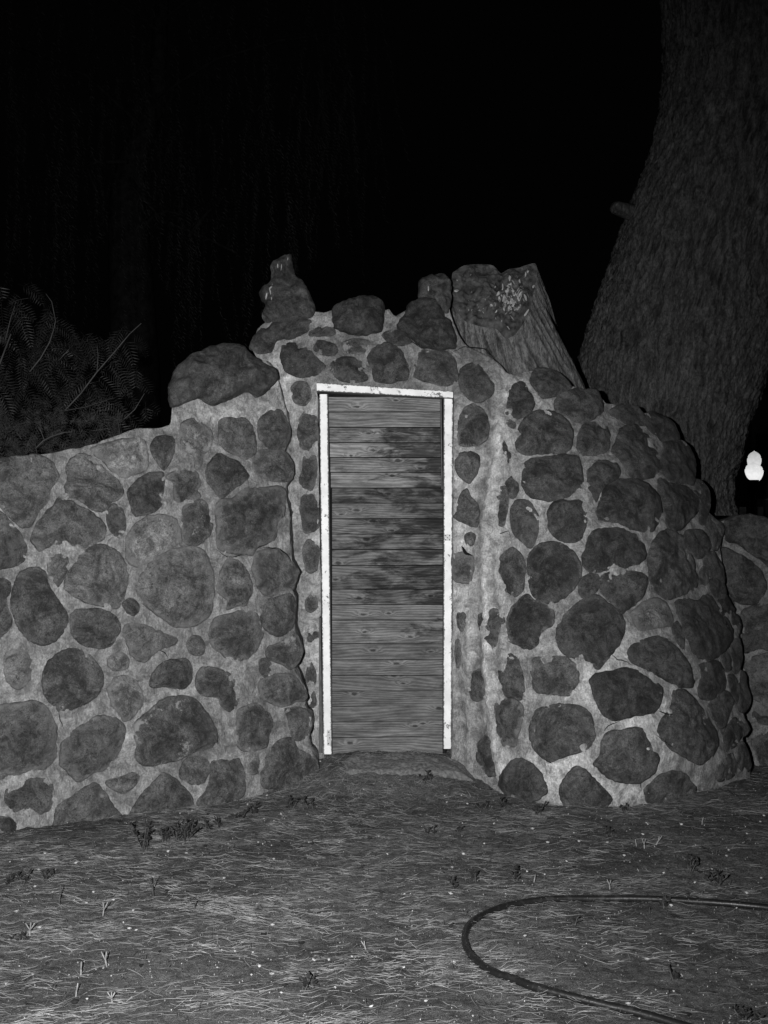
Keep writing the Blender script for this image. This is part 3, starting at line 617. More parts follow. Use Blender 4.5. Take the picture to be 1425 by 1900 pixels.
GW = [
 ('C','180,490 240,450 330,435 420,440 410,490 360,520 300,540 240,545 215,600 160,612 98,592 108,555 125,520 160,480',.78,.2),
 ('C','165,400 190,380 205,400 210,440 185,455 165,430',.9,.4),
 ('C','400,525 430,480 490,460 535,475 540,515 470,525',.9),
 ('C','275,570 330,560 390,580 440,630 490,680 480,715 420,735 340,730 285,700 265,640',.85,.2),
 ('C','415,555 480,548 540,565 555,600 530,625 470,620 430,595',.85,.3),
 ('C','585,560 640,540 700,542 730,555 710,580 700,610 640,615 600,600',1.5,.5,.6),
 ('C','520,665 560,645 640,640 700,670 722,720 700,760 620,768 560,745 525,705',.85,.2,.65),
 ('C','720,640 750,590 810,562 870,575 910,630 930,690 925,745 860,765 780,762 750,740 745,690',.95,.2),
 ('C','800,520 830,495 890,495 940,530 950,560 890,570 830,555',.9,.3),
 ('C','960,655 985,610 1050,598 1140,605 1180,640 1185,700 1190,750 1140,780 1050,765 970,740 975,700',.9,.3),
 ('C','1200,740 1220,690 1280,672 1320,690 1350,730 1385,780 1370,830 1320,870 1260,855 1210,800',.8,.3),
 ('C','1200,970 1230,910 1280,885 1330,920 1355,990 1350,1060 1290,1100 1210,1095 1200,1040',.95,.5),
 ('C','1185,1190 1210,1145 1260,1135 1305,1165 1300,1230 1260,1300 1215,1270 1190,1230',1.1,.25),
 ('H','100,1440 135,1390 150,1270 210,1205 240,1280 290,1340 300,1420 290,1520 200,1500',1.0,.2),
 ('C','315,800 345,768 390,770 412,815 412,860 380,890 330,870',1.0,.7,.2),
 ('C','355,990 375,935 410,925 445,960 452,1030 445,1090 400,1130 360,1100 350,1040',1.1,.5),
 ('F','965,240 1010,215 1070,225 1078,330 1065,430 1040,510 960,510 925,440 930,390 960,350',1.1,.5),
 ('F','940,590 1000,560 1050,580 1080,640 1105,800 1090,850 1000,890 960,870 950,780 935,720',1.0,.4),
 ('F','960,1060 1000,960 1060,980 1100,1040 1100,1110 1080,1210 1030,1245 990,1220 970,1150',1.5,.7),
 ('F','1000,1450 1040,1430 1080,1470 1080,1560 1020,1600 980,1550',1.9,.9,.4),
 ('G','840,330 900,300 950,350 955,430 900,520 860,480 835,410',1.6,.8),
 ('G','850,660 890,650 930,740 930,830 880,870 840,800',1.3,.6),
 ('G','870,930 920,920 930,1050 890,1100 860,1040',1.4,.6),
 ('H','190,1600 240,1570 280,1600 260,1680 210,1690',1.4,.5),
 ('H','90,1770 170,1740 250,1780 255,1900 230,1990 110,1980 90,1900',1.5,.8),
 ('I','120,430 160,410 190,440 180,540 150,570 120,510',1.2,.5),
 ('I','105,650 140,640 150,740 140,840 115,860 105,760',1.4,.6),
 ('I','300,440 350,410 400,380 460,410 495,480 470,560 460,640 420,710 350,670 320,580 300,510',1.05,.6),
 ('I','215,970 240,900 330,870 400,860 370,940 370,1030 340,1090 280,1130 220,1080',1.0,.6),
 ('I','455,50 480,-40 560,-100 620,-60 670,30 665,120 650,220 590,280 510,240 455,150',1.0,.3),
 ('I','450,830 500,770 560,760 610,800 640,900 655,1010 640,1110 560,1100 480,1060 460,950',1.05,.3),
 ('I','410,1230 430,1130 500,1080 590,1110 650,1170 640,1260 600,1400 590,1480 500,1480 440,1400',1.2,.8),
 ('I','290,1480 360,1400 400,1450 400,1560 440,1700 350,1720 290,1600',1.2,.5),
 ('E','255,1270 300,1210 350,1200 410,1240 440,1290 455,1345 380,1385 290,1360 250,1310',.95,.3),
 ('H','520,580 545,450 560,360 620,295 680,310 720,390 760,450 765,520 730,590 650,605 560,590',.95,.25),
 ('H','540,620 610,640 620,700 600,735 550,700 525,650',1.4,.6),
 ('H','480,860 520,790 560,860 575,950 600,1000 590,1050 500,1050 430,1050 410,1010 460,980',.8,.3),
 ('H','540,1150 590,1100 640,1160 640,1230 600,1285 560,1260 540,1200',.9,.4),
 ('H','420,1180 480,1160 530,1200 550,1280 540,1400 520,1500 470,1500 450,1340 430,1260',1.0,.6),
 ('H','580,1380 620,1310 700,1300 760,1350 800,1440 800,1560 780,1650 740,1705 680,1660 600,1570 580,1480',1.0,.3),
 ('D','495,560 510,520 560,512 610,535 655,580 640,600 590,620 540,625 510,590',.9,.2),
 ('D','590,650 620,610 690,595 750,598 775,640 778,680 740,710 690,725 640,700 600,690',.95,.15),
 ('D','440,790 460,730 500,685 560,680 620,700 655,750 655,810 630,845 560,845 490,850 445,835',.85,.15),
 ('D','680,800 700,740 740,725 785,735 805,780 795,830 750,850 700,850 682,830',.95,.3),
 ('D','815,840 835,800 845,750 880,735 920,745 970,800 1005,850 1010,900 980,935 930,950 880,930 850,870',.95,.15),
 ('D','810,680 850,655 910,665 945,700 945,735 890,735 850,715 815,700',1.0,.3),
 ('D','465,900 500,870 560,860 630,852 680,865 695,920 695,980 650,1010 580,1030 500,1020 465,970',.95,.2),
 ('D','725,920 760,880 830,885 845,920 830,950 780,980 755,1035 735,1000 720,960',.95,.3),
 ('D','760,1060 790,980 850,950 920,952 970,980 1005,1030 1010,1090 970,1150 900,1145 830,1115 760,1105',.9,.15),
 ('J','95,360 130,300 220,335 290,370 350,440 385,545 300,560 230,560 180,510 100,440',1.0,.2),
 ('J','230,680 260,590 330,570 400,560 460,610 510,700 525,800 520,890 500,950 440,930 350,940 250,880 225,800',1.0,.3),
 ('J','195,930 220,880 330,940 440,960 500,1000 555,1070 555,1150 510,1220 470,1260 400,1330 320,1340 260,1270 270,1220 250,1130 200,1030',1.0,.2),
 ('J','530,905 590,920 640,990 660,1070 655,1150 600,1090 530,1000',1.0,.2),
 ('J','500,1000 560,1020 620,1070 650,1120 640,1200 600,1300 560,1270 560,1180 565,1080',1.0,.2),
 ('J','440,1360 520,1350 600,1360 650,1420 655,1500 620,1560 540,1590 480,1530 440,1440',1.0,.2),
 ('J','610,1300 650,1210 690,1270 745,1380 750,1450 720,1520 670,1510 660,1420 620,1350',1.1,.2),
 ('J','660,1210 720,1260 770,1300 770,1400 750,1390 700,1300',1.1,.1),
 ('J','120,1560 150,1450 220,1370 290,1340 360,1370 430,1440 490,1550 520,1680 545,1790 500,1870 400,1920 280,1950 180,1880 120,1780 110,1660',.95,.2),
 ('J','600,1600 640,1540 700,1550 750,1640 785,1760 780,1810 700,1760 640,1740 600,1660',1.0,.3),
 ('J','560,1740 600,1660 630,1700 640,1800 600,1850 560,1820',1.2,.4),
 ('J','640,1800 700,1770 770,1810 800,1900 780,1960 700,1940 650,1880',1.0,.4),
 ('K','350,190 440,155 550,165 600,120 660,120 720,220 790,300 840,390 855,480 820,570 750,640 650,685 550,665 490,590 450,480 400,350',.9,.15,.1),
 ('K','720,120 760,70 810,130 870,240 840,270 770,280 740,240',.95,.2),
 ('K','850,280 900,290 935,370 920,450 890,430 850,350',1.0,.3),
 ('K','860,500 910,490 935,580 930,720 910,780 870,800 850,720 855,620 840,560',1.4,.5),
 ('K','740,640 810,620 845,690 845,760 800,790 770,740',1.3,.4),
 ('K','580,780 560,730 640,705 720,705 770,770 790,860 785,930 720,1000 640,1035 560,1010 550,940 580,870',.95,.15),
 ('K','650,1080 700,1010 790,955 840,1000 855,1070 830,1150 800,1250 740,1280 680,1200 650,1140',1.2,.4),
 ('K','810,830 860,820 895,870 905,960 890,1070 865,1040 850,980 830,920',1.0,.3),
 ('K','930,790 965,800 970,880 1005,990 1005,1080 970,1140 910,1130 900,1050 910,950 920,860',1.0,.2),
 ('K','900,1210 950,1200 990,1240 1005,1300 960,1365 940,1340 930,1280',1.0,.2),
 ('K','795,1320 840,1220 880,1195 930,1270 940,1340 890,1430 790,1495 780,1400',.8,.1),
 ('K','340,960 440,955 520,1030 590,1120 650,1230 720,1340 725,1420 670,1530 560,1610 430,1540 320,1480 240,1380 200,1310 240,1200 300,1130',.9,.15),
 ('K','320,400 370,345 410,420 430,500 420,590 380,550 340,480',.95,.2),
 ('E','830,560 870,520 930,495 985,520 1005,580 1000,610 930,620 860,630',1.9,.8,.7),
 ('E','820,720 850,690 940,660 1000,690 1060,750 1100,830 1090,880 1030,880 960,840 880,800 825,770',.95,.15),
 ('E','650,850 670,825 740,815 810,800 880,825 950,870 965,910 940,980 900,1000 820,1010 760,1030 710,1005 680,950 660,900',.8,.1),
 ('E','500,640 515,600 580,530 660,480 720,510 780,570 797,630 770,700 720,760 680,800 630,770 540,740 505,680',.95,.3),
 ('E','285,600 310,530 370,480 400,500 450,515 490,560 480,610 430,640 420,690 380,715 310,690 290,650',.8,.5,.1),
 ('E','375,340 390,290 440,255 500,250 560,280 605,340 605,400 570,460 520,500 450,515 400,480 380,410',.95,.3),
 ('E','460,130 490,75 560,70 625,75 635,130 620,200 590,245 520,240 475,200',.95,.2),
 ('E','615,320 640,240 660,200 720,190 790,195 860,225 890,280 880,330 800,360 720,370 660,380 625,360',.75,.2),
 ('E','605,420 640,390 680,395 690,430 670,470 620,495 600,460',.8,.3),
 ('E','690,420 720,385 800,375 870,385 900,420 880,480 830,530 780,560 740,510 700,470',.95,.3),
 ('E','400,760 460,755 540,755 585,790 590,860 550,915 480,910 415,900 395,830',1.1,.5),
 ('E','385,1060 410,990 470,965 550,960 620,975 660,1030 665,1110 620,1160 540,1180 470,1205 410,1160 385,1110',1.0,.2),
 ('E','700,1120 730,1080 800,1070 870,1065 900,1120 945,1190 930,1250 870,1300 790,1300 720,1270 665,1220 695,1180',.95,.2),
 ('E','515,1330 550,1260 590,1230 640,1260 680,1300 740,1370 700,1420 560,1430',.9,.2),
 ('E','890,1330 940,1280 1000,1250 1060,1260 1090,1300 1110,1330 1080,1390 950,1410 895,1380',1.0,.3),
 ('K','720,1600 770,1540 785,1600 785,1740 720,1750',1.2,.3),
 ('K','800,1540 850,1510 880,1600 875,1700 800,1740 790,1620',1.1,.3),
 ('K','900,1440 950,1410 990,1500 1020,1600 1000,1660 930,1660 890,1560',1.2,.5),
]
unpack([e[:3] + ((min(1.0, e[3] + .13),) if len(e) > 3 else (.55,)) + tuple(e[4:]) for e in GW], W2, D2)
b = stone(W2, D2, 'C', '280,95 315,90 322,150 345,210 375,230 400,280 435,350 440,380 420,425 340,445 260,455 220,450 180,425 165,400 180,360 160,340 145,300 165,265 200,240 210,190 203,160 215,130 250,115', .85, H=0.07, smear=.2, big=True)
b['label'] = 'upright pointed rock crowning the left shoulder of the doorway'
b = stone(W2, D2, 'C', '530,410 540,375 600,350 680,330 750,320 790,340 812,380 805,430 790,500 720,520 620,515 560,490 530,450', .62, H=0.08, smear=.15, big=True)
b['label'] = 'round dark rock on top above the middle of the door'
stone(W2, D2, 'C', '870,470 915,400 935,350 990,325 1050,340 1115,400 1125,430 1165,470 1190,540 1180,590 1080,600 1000,585 960,545 910,505 875,500', .68, H=0.08, smear=.15, big=True)
stone(W2, D2, 'C', '990,240 1030,210 1100,197 1140,215 1160,250 1155,290 1160,340 1140,400 1110,390 1050,345 990,320', .95, H=0.07, smear=.2, big=True)
for cr, p, wd in (('E','945,985 985,1000 1012,1005',2.2),('K','40,1850 50,1780 100,1700 190,1600',2.4),('C','920,510 960,560 1000,590',1.6),('E','735,738 770,762 810,772 830,788',1.8),
                  ('E','410,1150 450,1200 480,1215 450,1215',2.0),('C','1150,620 1230,580 1330,590 1400,660',1.5),('E','700,1085 730,1050 780,1030',1.6),('H','420,1600 560,1560 565,1600',1.6),
                  ('E','930,1090 970,1120 1010,1150',1.5),
                  ('H','160,1690 200,1740 250,1770',6.0)):
    ribbon(W2, D2, cr, p, wd)
# white droppings on the top rocks: follow the rock's own surface
def droppings(parent, obj, plist):
    dg = obj.data; off = np.array(world_of(obj))
    bv = BVHTree.FromPolygons([tuple(np.array(v.co) + off) for v in dg.vertices], [tuple(p.vertices) for p in dg.polygons])
    V = []; Fc = []
    for cr, x, y, hw, hh, tilt in plist:
        ox, oy, k = CR[cr]; x = ox + x / k; y = oy + y / k
        ring = []; n = 10; c = None
        for i in range(n + 1):
            a = 2 * math.pi * i / n; rr = random.uniform(0.7, 1.15) if i < n else 0
            u = math.cos(a) * hw * rr; v = math.sin(a) * hh * rr; u += v * tilt
            d = Vector(px2w(x + u, y + v, 1.0)) - Vector((0, 0, EYE)); d.normalize()
            hit = bv.ray_cast(Vector((0, 0, EYE)), d)
            if hit[0] is None: break
            ring.append(tuple(hit[0] - d * (0.003 if i < n else 0.006)))
        if len(ring) == n + 1:
            k0 = len(V); V += ring; Fc += [(k0 + i, k0 + (i + 1) % n, k0 + n) for i in range(n)]
    if V:
        bm = bmesh.new(); bm.from_mesh(dg); vv = [bm.verts.new(Vector(v) - Vector(off)) for v in V]
        for f in Fc: bm.faces.new([vv[i] for i in f]).material_index = 1
        dg.materials.append(M['white']); bm.to_mesh(dg); bm.free()
pinn = [o for o in W2.children if o.get('label', '').startswith('upright')][0]
droppings(W2, pinn, [('C', 243, 152, 1.2, 5, .1), ('C', 262, 160, 1.0, 6, -.1), ('C', 208, 262, 2.0, 6, -.6), ('C', 202, 285, 1.2, 8, .2), ('C', 183, 312, 1.6, 6, -.2), ('C', 296, 115, 1, 3, 0), ('C', 210, 325, .9, 3, 0)])
oth = [o for o in W2.children if o.name.startswith('stone')][-1]
droppings(W2, oth, [('C', 1040, 270, 1.3, 5, 0)])

# --- far right wall
D3 = TPS([(1330,950,6.55),(1460,950,6.45),(1330,1200,6.45),(1460,1200,6.32),(1330,1430,6.35),(1460,1430,6.2),(1560,950,6.35),(1560,1430,6.1)])
W3 = thing('stone_wall', 'low dark fieldstone wall at the right edge, behind the rounded wall end and below the tree', 'stone wall', (2.4, 6.5, 0))
mortar(W3, D3, [(1300,985),(1345,965),(1380,957),(1425,962),(1500,975),(1600,985),(1750,980),(1900,1000),(1900,1480),(1300,1490)], thick=0.5, gain=0.62)
unpack([('J','770,1290 860,1235 960,1215 1080,1220 1164,1250 1270,1300 1250,1700 1150,1650 1040,1560 900,1470 790,1440',.85,.1,0,dict(H=.06)),
        ('J','740,1530 800,1510 900,1560 1030,1650 1110,1730 1150,1830 1130,1900 1090,1960 1000,2000 880,1980 820,1900 790,1800 760,1700',.85,.1,0,dict(H=.05)),
        ('K','930,280 1010,220 1100,200 1250,210 1250,600 1100,580 960,620 940,500',.85,.15), ('K','960,720 1060,660 1250,640 1250,1080 1120,1060 1020,1000 980,860',1.1,.5),
        ('K','1040,1130 1100,1180 1250,1200 1250,1260 1080,1240 1030,1180',.8), ('K','1040,1360 1250,1340 1250,1600 1060,1590',1.0,.4),
        ('P','1345,1040 1352,1080 1362,1120 1340,1120 1335,1060',.9), ('P','1450,1000 1560,1000 1570,1120 1480,1130 1448,1060',.9),('P','1460,1180 1560,1170 1570,1330 1470,1340',.9),('P','1590,1010 1700,1000 1720,1110 1600,1130',.9),('P','1740,1010 1850,1020 1860,1130 1750,1140',.9),('P','1585,1160 1710,1150 1700,1270 1600,1290',.9),('P','1730,1170 1850,1160 1860,1290 1740,1300',.9),('P','1590,1320 1700,1310 1710,1430 1600,1430',.9),('P','1740,1330 1850,1320 1850,1440 1750,1440',.9)], W3, D3)

# ------------------------------------------------------------------ door
def prism(name, poly, Df, Db, mat, parent, bev=0.002, n_sub=0, color=None, label=None):
    """a board: outline at its own depth, squared off straight backwards"""
    P = np.array(poly, float); V = px2w(P[:, 0], P[:, 1], Df); Wd = V.copy(); Wd[:, 1] = Db
    bm = bmesh.new(); a = [bm.verts.new(v) for v in V]; b_ = [bm.verts.new(v) for v in Wd]; n = len(a)
    bm.faces.new(a); bm.faces.new(b_[::-1])
    for i in range(n): bm.faces.new((a[i], b_[i], b_[(i + 1) % n], a[(i + 1) % n]))
    bmesh.ops.recalc_face_normals(bm, faces=bm.faces)
    if bev: bmesh.ops.bevel(bm, geom=list(bm.edges), offset=bev, segments=2, affect='EDGES', profile=0.6)
    me = bpy.data.meshes.new(name); c = V.mean(0); bm.transform(__import__('mathutils').Matrix.Translation(-Vector(c))); bm.to_mesh(me); bm.free()
    me.materials.append(mat); o = bpy.data.objects.new(name, me); COL.objects.link(o)
    if parent is not None: o.parent = parent
    o.location = Vector(c) - (world_of(parent) if parent else Vector())
    if color: o.color = color
    return o
door = thing('wooden_door', 'narrow door of grey horizontal planks in a white painted frame, set in the stone wall', 'door', (0.02, 5.85, 0.12))
def board(name, quad, Df, Db, mat, parent, color=None):
    """a painted frame board with worn, slightly wavy edges (quad: tl, tr, br, bl in photo pixels)"""
    tl, tr, br, bl = [np.array(p, float) for p in quad]
    L = max(np.linalg.norm(tl - bl), np.linalg.norm(tl - tr)); tall = np.linalg.norm(tl - bl) > np.linalg.norm(tl - tr)
    nl = int(L / 3) + 2; nw = 7; V = []; e = []
    for i in range(nl):
        for j in range(nw):
            a = i / (nl - 1); c_ = j / (nw - 1)
            u, v = (c_, a) if tall else (a, c_)
            p = (tl * (1 - u) + tr * u) * (1 - v) + (bl * (1 - u) + br * u) * v
            ed = abs(c_ - 0.5) * 2; V.append((p[0], p[1])); e.append(ed)
    V = np.array(V); z = np.c_[V / 9, np.zeros(len(V))]; e = np.array(e)
    V = V + np.stack([vnoise(z, 1, 71), vnoise(z, 1, 72)], -1) * 0.35 * (e > 0.9)[:, None]
    W = px2w(V[:, 0], V[:, 1], Df); W[:, 1] += np.where(e > 0.9, 0.003, 0) + 0.0007 * fbm(W, 30, 3, 73)
    B = W.copy(); B[:, 1] = Db; N = len(W)
    f = grid_faces(nl, nw); f += [tuple(i + N for i in q[::-1]) for q in f]
    rim = [i * nw for i in range(nl)], [i * nw + nw - 1 for i in range(nl)], list(range(nw)), [(nl - 1) * nw + j for j in range(nw)]
    for r in rim: f += [(r[i], r[i + 1], r[i + 1] + N, r[i] + N) for i in range(len(r) - 1)]
    o = mk(name, np.vstack([W, B]), f, mat, parent, {'edge': np.r_[e, np.full(N, 1.0)]}, smooth=False); fix_normals(o)
    if color: o.color = color
    return o
def Qp(*pts): ox, oy, k = CR['Q']; return [(ox + x / k, oy + y / k) for x, y in pts]
board('header_board', Qp((117, 73), (742, 113), (742, 146), (118, 112)), 5.765, 5.90, M['paint'], door)
post = board('frame_post', Qp((129, 127), (168, 127), (187, 1775), (148, 1775)), 5.80, 5.93, M['paint'], door)
post2 = board('frame_post', Qp((699, 147), (742, 149), (735, 1750), (697, 1750)), 5.79, 5.93, M['paint'], door)
yb = [138, 208, 279, 348, 416, 486, 556, 626, 697, 767, 837, 910, 1019, 1090, 1161, 1268, 1343, 1415, 1486, 1556, 1628, 1700, 1800]
tones = [.98, 1.0, 1.02, 1.25, 1.05, 1.12, .72, .92, .84, .86, .88, .74, 1.0, 1.08, 1.15, .86, .95, .85, .84, .85, .95, 1.0]
stn = [.25, .35, .75, .72, .68, .58, .82, .6, .72, .72, .7, .7, .66, .3, .52, .5, .35, .42, .35, .4, .32, .3]
KN = {0: [(300,185),(480,155)], 2: [(455,297),(350,305)], 3: [(375,383),(275,408)], 4: [(490,430),(590,465)], 5: [(463,500)], 6: [(445,582)], 7: [(300,657),(228,677)], 8: [(375,708),(460,750)], 9: [(345,792)], 10: [(215,900)], 11: [(205,975)],
      12: [(310,1060),(640,1050)], 13: [(330,1135),(445,1130)], 14: [(545,1237),(340,1215)], 15: [(375,1300),(640,1305)], 16: [(485,1360)], 17: [(470,1418),(515,1450)], 18: [(290,1500)], 19: [(678,1567)], 20: [(565,1650),(602,1638)], 21: [(270,1730)]}
for i in range(len(yb) - 1):
    up = i < 6
    xl = (172 + i * 2) if up else 188; xr = (682 + i) if up else 694
    t0, t1 = yb[i] + random.uniform(1.5, 2.4), yb[i + 1] - 1.6; sk = random.uniform(-1.2, 1.2); sk2 = -10 * max(0, (i - 17)) / 4
    dj = random.uniform(-0.005, 0.005) + (0.0 if up else 0.006)
    q = [(xl, t0), (xr, t0 + sk + sk2), (xr, t1 + sk + (sk2 if i < 21 else -14)), (xl, t1)]
    if i >= 12: tones[i] *= .88
    pk = prism('plank', Qp(*q), 5.868 + dj, 5.892 + dj, M['wood'], door, bev=0.0015, color=(tones[i], stn[i] + (0.17 if stn[i] > .5 else 0), 0, 1))
    kk = KN.get(i, []); kk = (kk + [(9999, 9999)] * 2)[:2]
    for j, (kx, ky) in enumerate(kk):
        for nm, vv in ((f'k{j+1}x', (kx - (xl + xr) / 2) * .00125), (f'k{j+1}z', -(ky - (yb[i] + yb[i + 1]) / 2) * .00125)):
            at = pk.data.attributes.new(nm, 'FLOAT', 'POINT'); at.data.foreach_set('value', np.full(len(pk.data.vertices), vv, np.float32))
# near-black sheet added as shade in the plank gaps, stops beside them
prism('gap_shade_sheet', Qp((150, 110), (715, 125), (712, 1790), (165, 1790)), 5.90, 5.93, M['dark'], door)
prism('door_stop', Qp((683, 150), (689, 150), (694, 562), (689, 562)), 5.845, 5.90, M['edgewood'], door, 0.001)
prism('door_stop', Qp((168, 127), (171, 127), (190, 1775), (187, 1775)), 5.85, 5.90, M['edgewood'], door, 0.0008)
prism('outer_frame_strip', Qp((121, 275), (126, 275), (128, 352), (122, 350)), 5.82, 5.90, M['edgewood'], door, 0.001)
prism('outer_frame_strip', Qp((128, 1150), (136, 1150), (145, 1770), (128, 1770)), 5.83, 5.92, M['edgewood'], door, 0.001)
def plate(poly, D0, holes, parent, name, hcr):
    o = prism(name, poly, D0, D0 + 0.004, M['metal'], parent, 0.0006)
    # (parent is a post, so screws become the plate's own mesh)
    mb = MB()
    ox, oy, k = CR[hcr]
    for x, y, r in holes:
        p = px2w(ox + x / k, oy + y / k, D0 - 0.0015); mb.tube([p, p + np.array([0, 0.003, 0])], r, 10)
    bm = bmesh.new(); bm.from_mesh(o.data); off = world_of(o)
    vs_ = [bm.verts.new(Vector(v) - off) for v in mb.V]
    for f in mb.F: fc = bm.faces.new([vs_[i] for i in f]); fc.material_index = 1
    o.data.materials.append(M['dark']); bm.to_mesh(o.data); bm.free(); return o
plate([(606.5,1354),(614.5,1355),(613.5,1384),(606.5,1383)], 5.796, [(1050,1292,.0035),(1058,1345,.003),(1048,1400,.0035)], post, 'hinge_plate', 'G')
plate([(825,991.5),(836,991.5),(836,1003.5),(825,1003.5)], 5.786, [(31,1600,.003),(64,1600,.003),(30,1635,.003),(64,1635,.003),(46,1618,.0026)], post2, 'strike_plate', 'H')

# ------------------------------------------------------------------ big leaning tree and stump
tree = thing('leaning_tree', 'massive leaning tree trunk with fibrous bark rising behind the right end of the wall', 'tree', (2.15, 7.5, 0))
ax = [(1240,1420,190),(1240,1300,175),(1250,1150,150),(1254,1060,130),(1256,990,112),(1252,930,98),(1248,890,104),(1238,850,130),(1227,800,148),(1232,740,166),(1244,680,170),(1262,620,168),(1274,570,164),(1302,470,158),(1336,380,162),(1370,290,162),(1395,200,162),(1405,100,164),(1404,0,170),(1408,-120,172),(1425,-300,168),(1450,-700,150),(1490,-1300,110)]
ax = np.array(ax, float); tq = np.linspace(0, len(ax) - 1, 520)
axs = np.stack([np.interp(tq, np.arange(len(ax)), ax[:, i]) for i in range(3)], -1)
ker = np.hanning(25); ker /= ker.sum(); pad = np.vstack([axs[:1]] * 12 + [axs] + [axs[-1:]] * 12); axs = np.stack([np.convolve(pad[:, i], ker, 'valid') for i in range(3)], -1)
DT = 7.55; Pc = px2w(axs[:, 0], axs[:, 1], DT); Rw = axs[:, 2] / F * (DT - 0.1)
na = 420; th = np.linspace(0, 2 * math.pi, na, endpoint=False)
TH, RR = np.meshgrid(th, Rw); PX = Pc[:, 0][:, None]; PZ = Pc[:, 2][:, None]
Vt = np.stack([PX + np.cos(TH) * RR, DT + np.sin(TH) * RR * 0.95, PZ + 0 * TH], -1)
Sx = np.stack([np.cos(TH) * 1.0, np.sin(TH) * 1.0, PZ + 0 * TH], -1)
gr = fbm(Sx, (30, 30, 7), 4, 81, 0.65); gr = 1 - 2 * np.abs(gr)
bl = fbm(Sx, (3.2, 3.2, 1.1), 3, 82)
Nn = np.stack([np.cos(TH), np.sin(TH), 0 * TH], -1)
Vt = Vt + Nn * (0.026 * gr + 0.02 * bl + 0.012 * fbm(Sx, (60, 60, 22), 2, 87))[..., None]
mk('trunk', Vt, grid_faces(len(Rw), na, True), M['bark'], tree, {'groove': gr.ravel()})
a_ = px2w(1225, 412, 7.55); b_ = px2w(1168, 393, 7.48); c_ = px2w(1143, 385, 7.44); d_ = px2w(1138, 383, 7.43)
v, f = tube_data([a_, b_, c_, d_], [.07, .055, .048, .038], 24); v = np.array(v)
v = v + np.stack([fbm(v, 30, 3, 83 + i) for i in range(3)], -1) * 0.009
mk('branch_stub', v, f, M['bark'], tree, {'groove': vnoise(v, 60, 3)})

stump = thing('tree_stump', 'sawn-off leaning tree stump with white-flecked cut face, wedged on top of the wall', 'tree stump', (0.95, 6.35, 1.9))
face = T('C', '1165,200 1180,180 1230,150 1310,143 1380,150 1420,190').tolist() + T('D', '385,140 410,125 450,120 470,112 513,103 520,140 510,200 490,290 465,340 430,385 395,395 360,360 300,350 240,330 205,290 185,250').tolist()
face = smooth_poly(np.array(face), 3.0)
nf = len(face); fc_ = face.mean(0)
ang = np.arctan2(face[:, 1] - fc_[1], face[:, 0] - fc_[0])
fz = lambda x, y: 6.06 + (700 - y) * 0.0012 + 0.0 * x
Vf = px2w(face[:, 0], face[:, 1], fz(face[:, 0], face[:, 1]))
cx_, cy_, rx_, ry_ = 988, 712, 118, 38
bx_ = cx_ + np.cos(ang) * rx_; by_ = cy_ + 55 + np.sin(ang) * ry_ * 0.6
Vb = px2w(bx_, by_, 6.45 - np.sin(ang) * 0.25)
rows = []; gro = []; nr_ = 70
for i in range(nr_ + 1):
    t = i / nr_; R_ = Vf * (1 - t) + Vb * t
    mid = R_.mean(0); pinch = 1 - 0.02 * math.sin(math.pi * t)
    R_ = mid + (R_ - mid) * pinch
    s = np.stack([np.cos(ang), np.sin(ang), np.full(nf, t)], -1); g = 1 - 2 * np.abs(fbm(s, (9, 9, 1.6), 3, 91))
    dr = R_ - mid; dr /= np.linalg.norm(dr, axis=1, keepdims=True)
    rows.append(R_ + dr * (0.02 * g * min(1, t * 6) + 0.0)[:, None]); gro.append(g)
st_b = mk('bark', np.vstack(rows), grid_faces(nr_ + 1, nf, True), M['stump'], stump, {'groove': np.concatenate(gro)})
X = [[fc_[0]]]; Y = [[fc_[1]]]; rr_ = [[0]]
for r in np.linspace(0, 1, 34)[1:]:
    X.append(fc_[0] + (face[:, 0] - fc_[0]) * r); Y.append(fc_[1] + (face[:, 1] - fc_[1]) * r); rr_.append(np.full(nf, r))
X = np.concatenate(X); Y = np.concatenate(Y); rr_ = np.concatenate(rr_)
V = px2w(X, Y, fz(X, Y)); V[:, 1] += (0.06 * fbm(V, 6, 4, 92) + 0.035 * fbm(V, 22, 4, 93) - 0.03 * np.abs(vnoise(V, (9, 9, 9), 95))) * np.clip((1 - rr_) * 5, 0, 1) - 0.002
m = nf; fcs = [(0, 1 + (i + 1) % m, 1 + i) for i in range(m)] + [(1 + k * m + i, 1 + k * m + (i + 1) % m, 1 + (k + 1) * m + (i + 1) % m, 1 + (k + 1) * m + i) for k in range(32) for i in range(m)]
cutf = mk('cut_face', V, fcs, M['cut'], stump)
dl = [('D', 475, 150, 1.4, 6, -.1), ('D', 412, 185, 3.5, 1.6, 0), ('D', 368, 222, 2.5, 5, -.4), ('D', 340, 268, 3, 3, 0), ('D', 205, 210, 4, 3, 0)]
for i in range(75):
    u, v_ = random.gauss(422, 26), random.gauss(245, 45)
    dl.append(('D', u - (v_ - 245) * .25, v_, random.uniform(.6, 2.6), random.uniform(1.5, 7), random.uniform(-.8, .8)))
for i in range(45):
    dl.append(('D', random.gauss(290, 55), random.gauss(250, 50), random.uniform(.3, 1.1), random.uniform(.4, 2.0), random.uniform(-.8, .8)))
droppings(stump, cutf, dl)

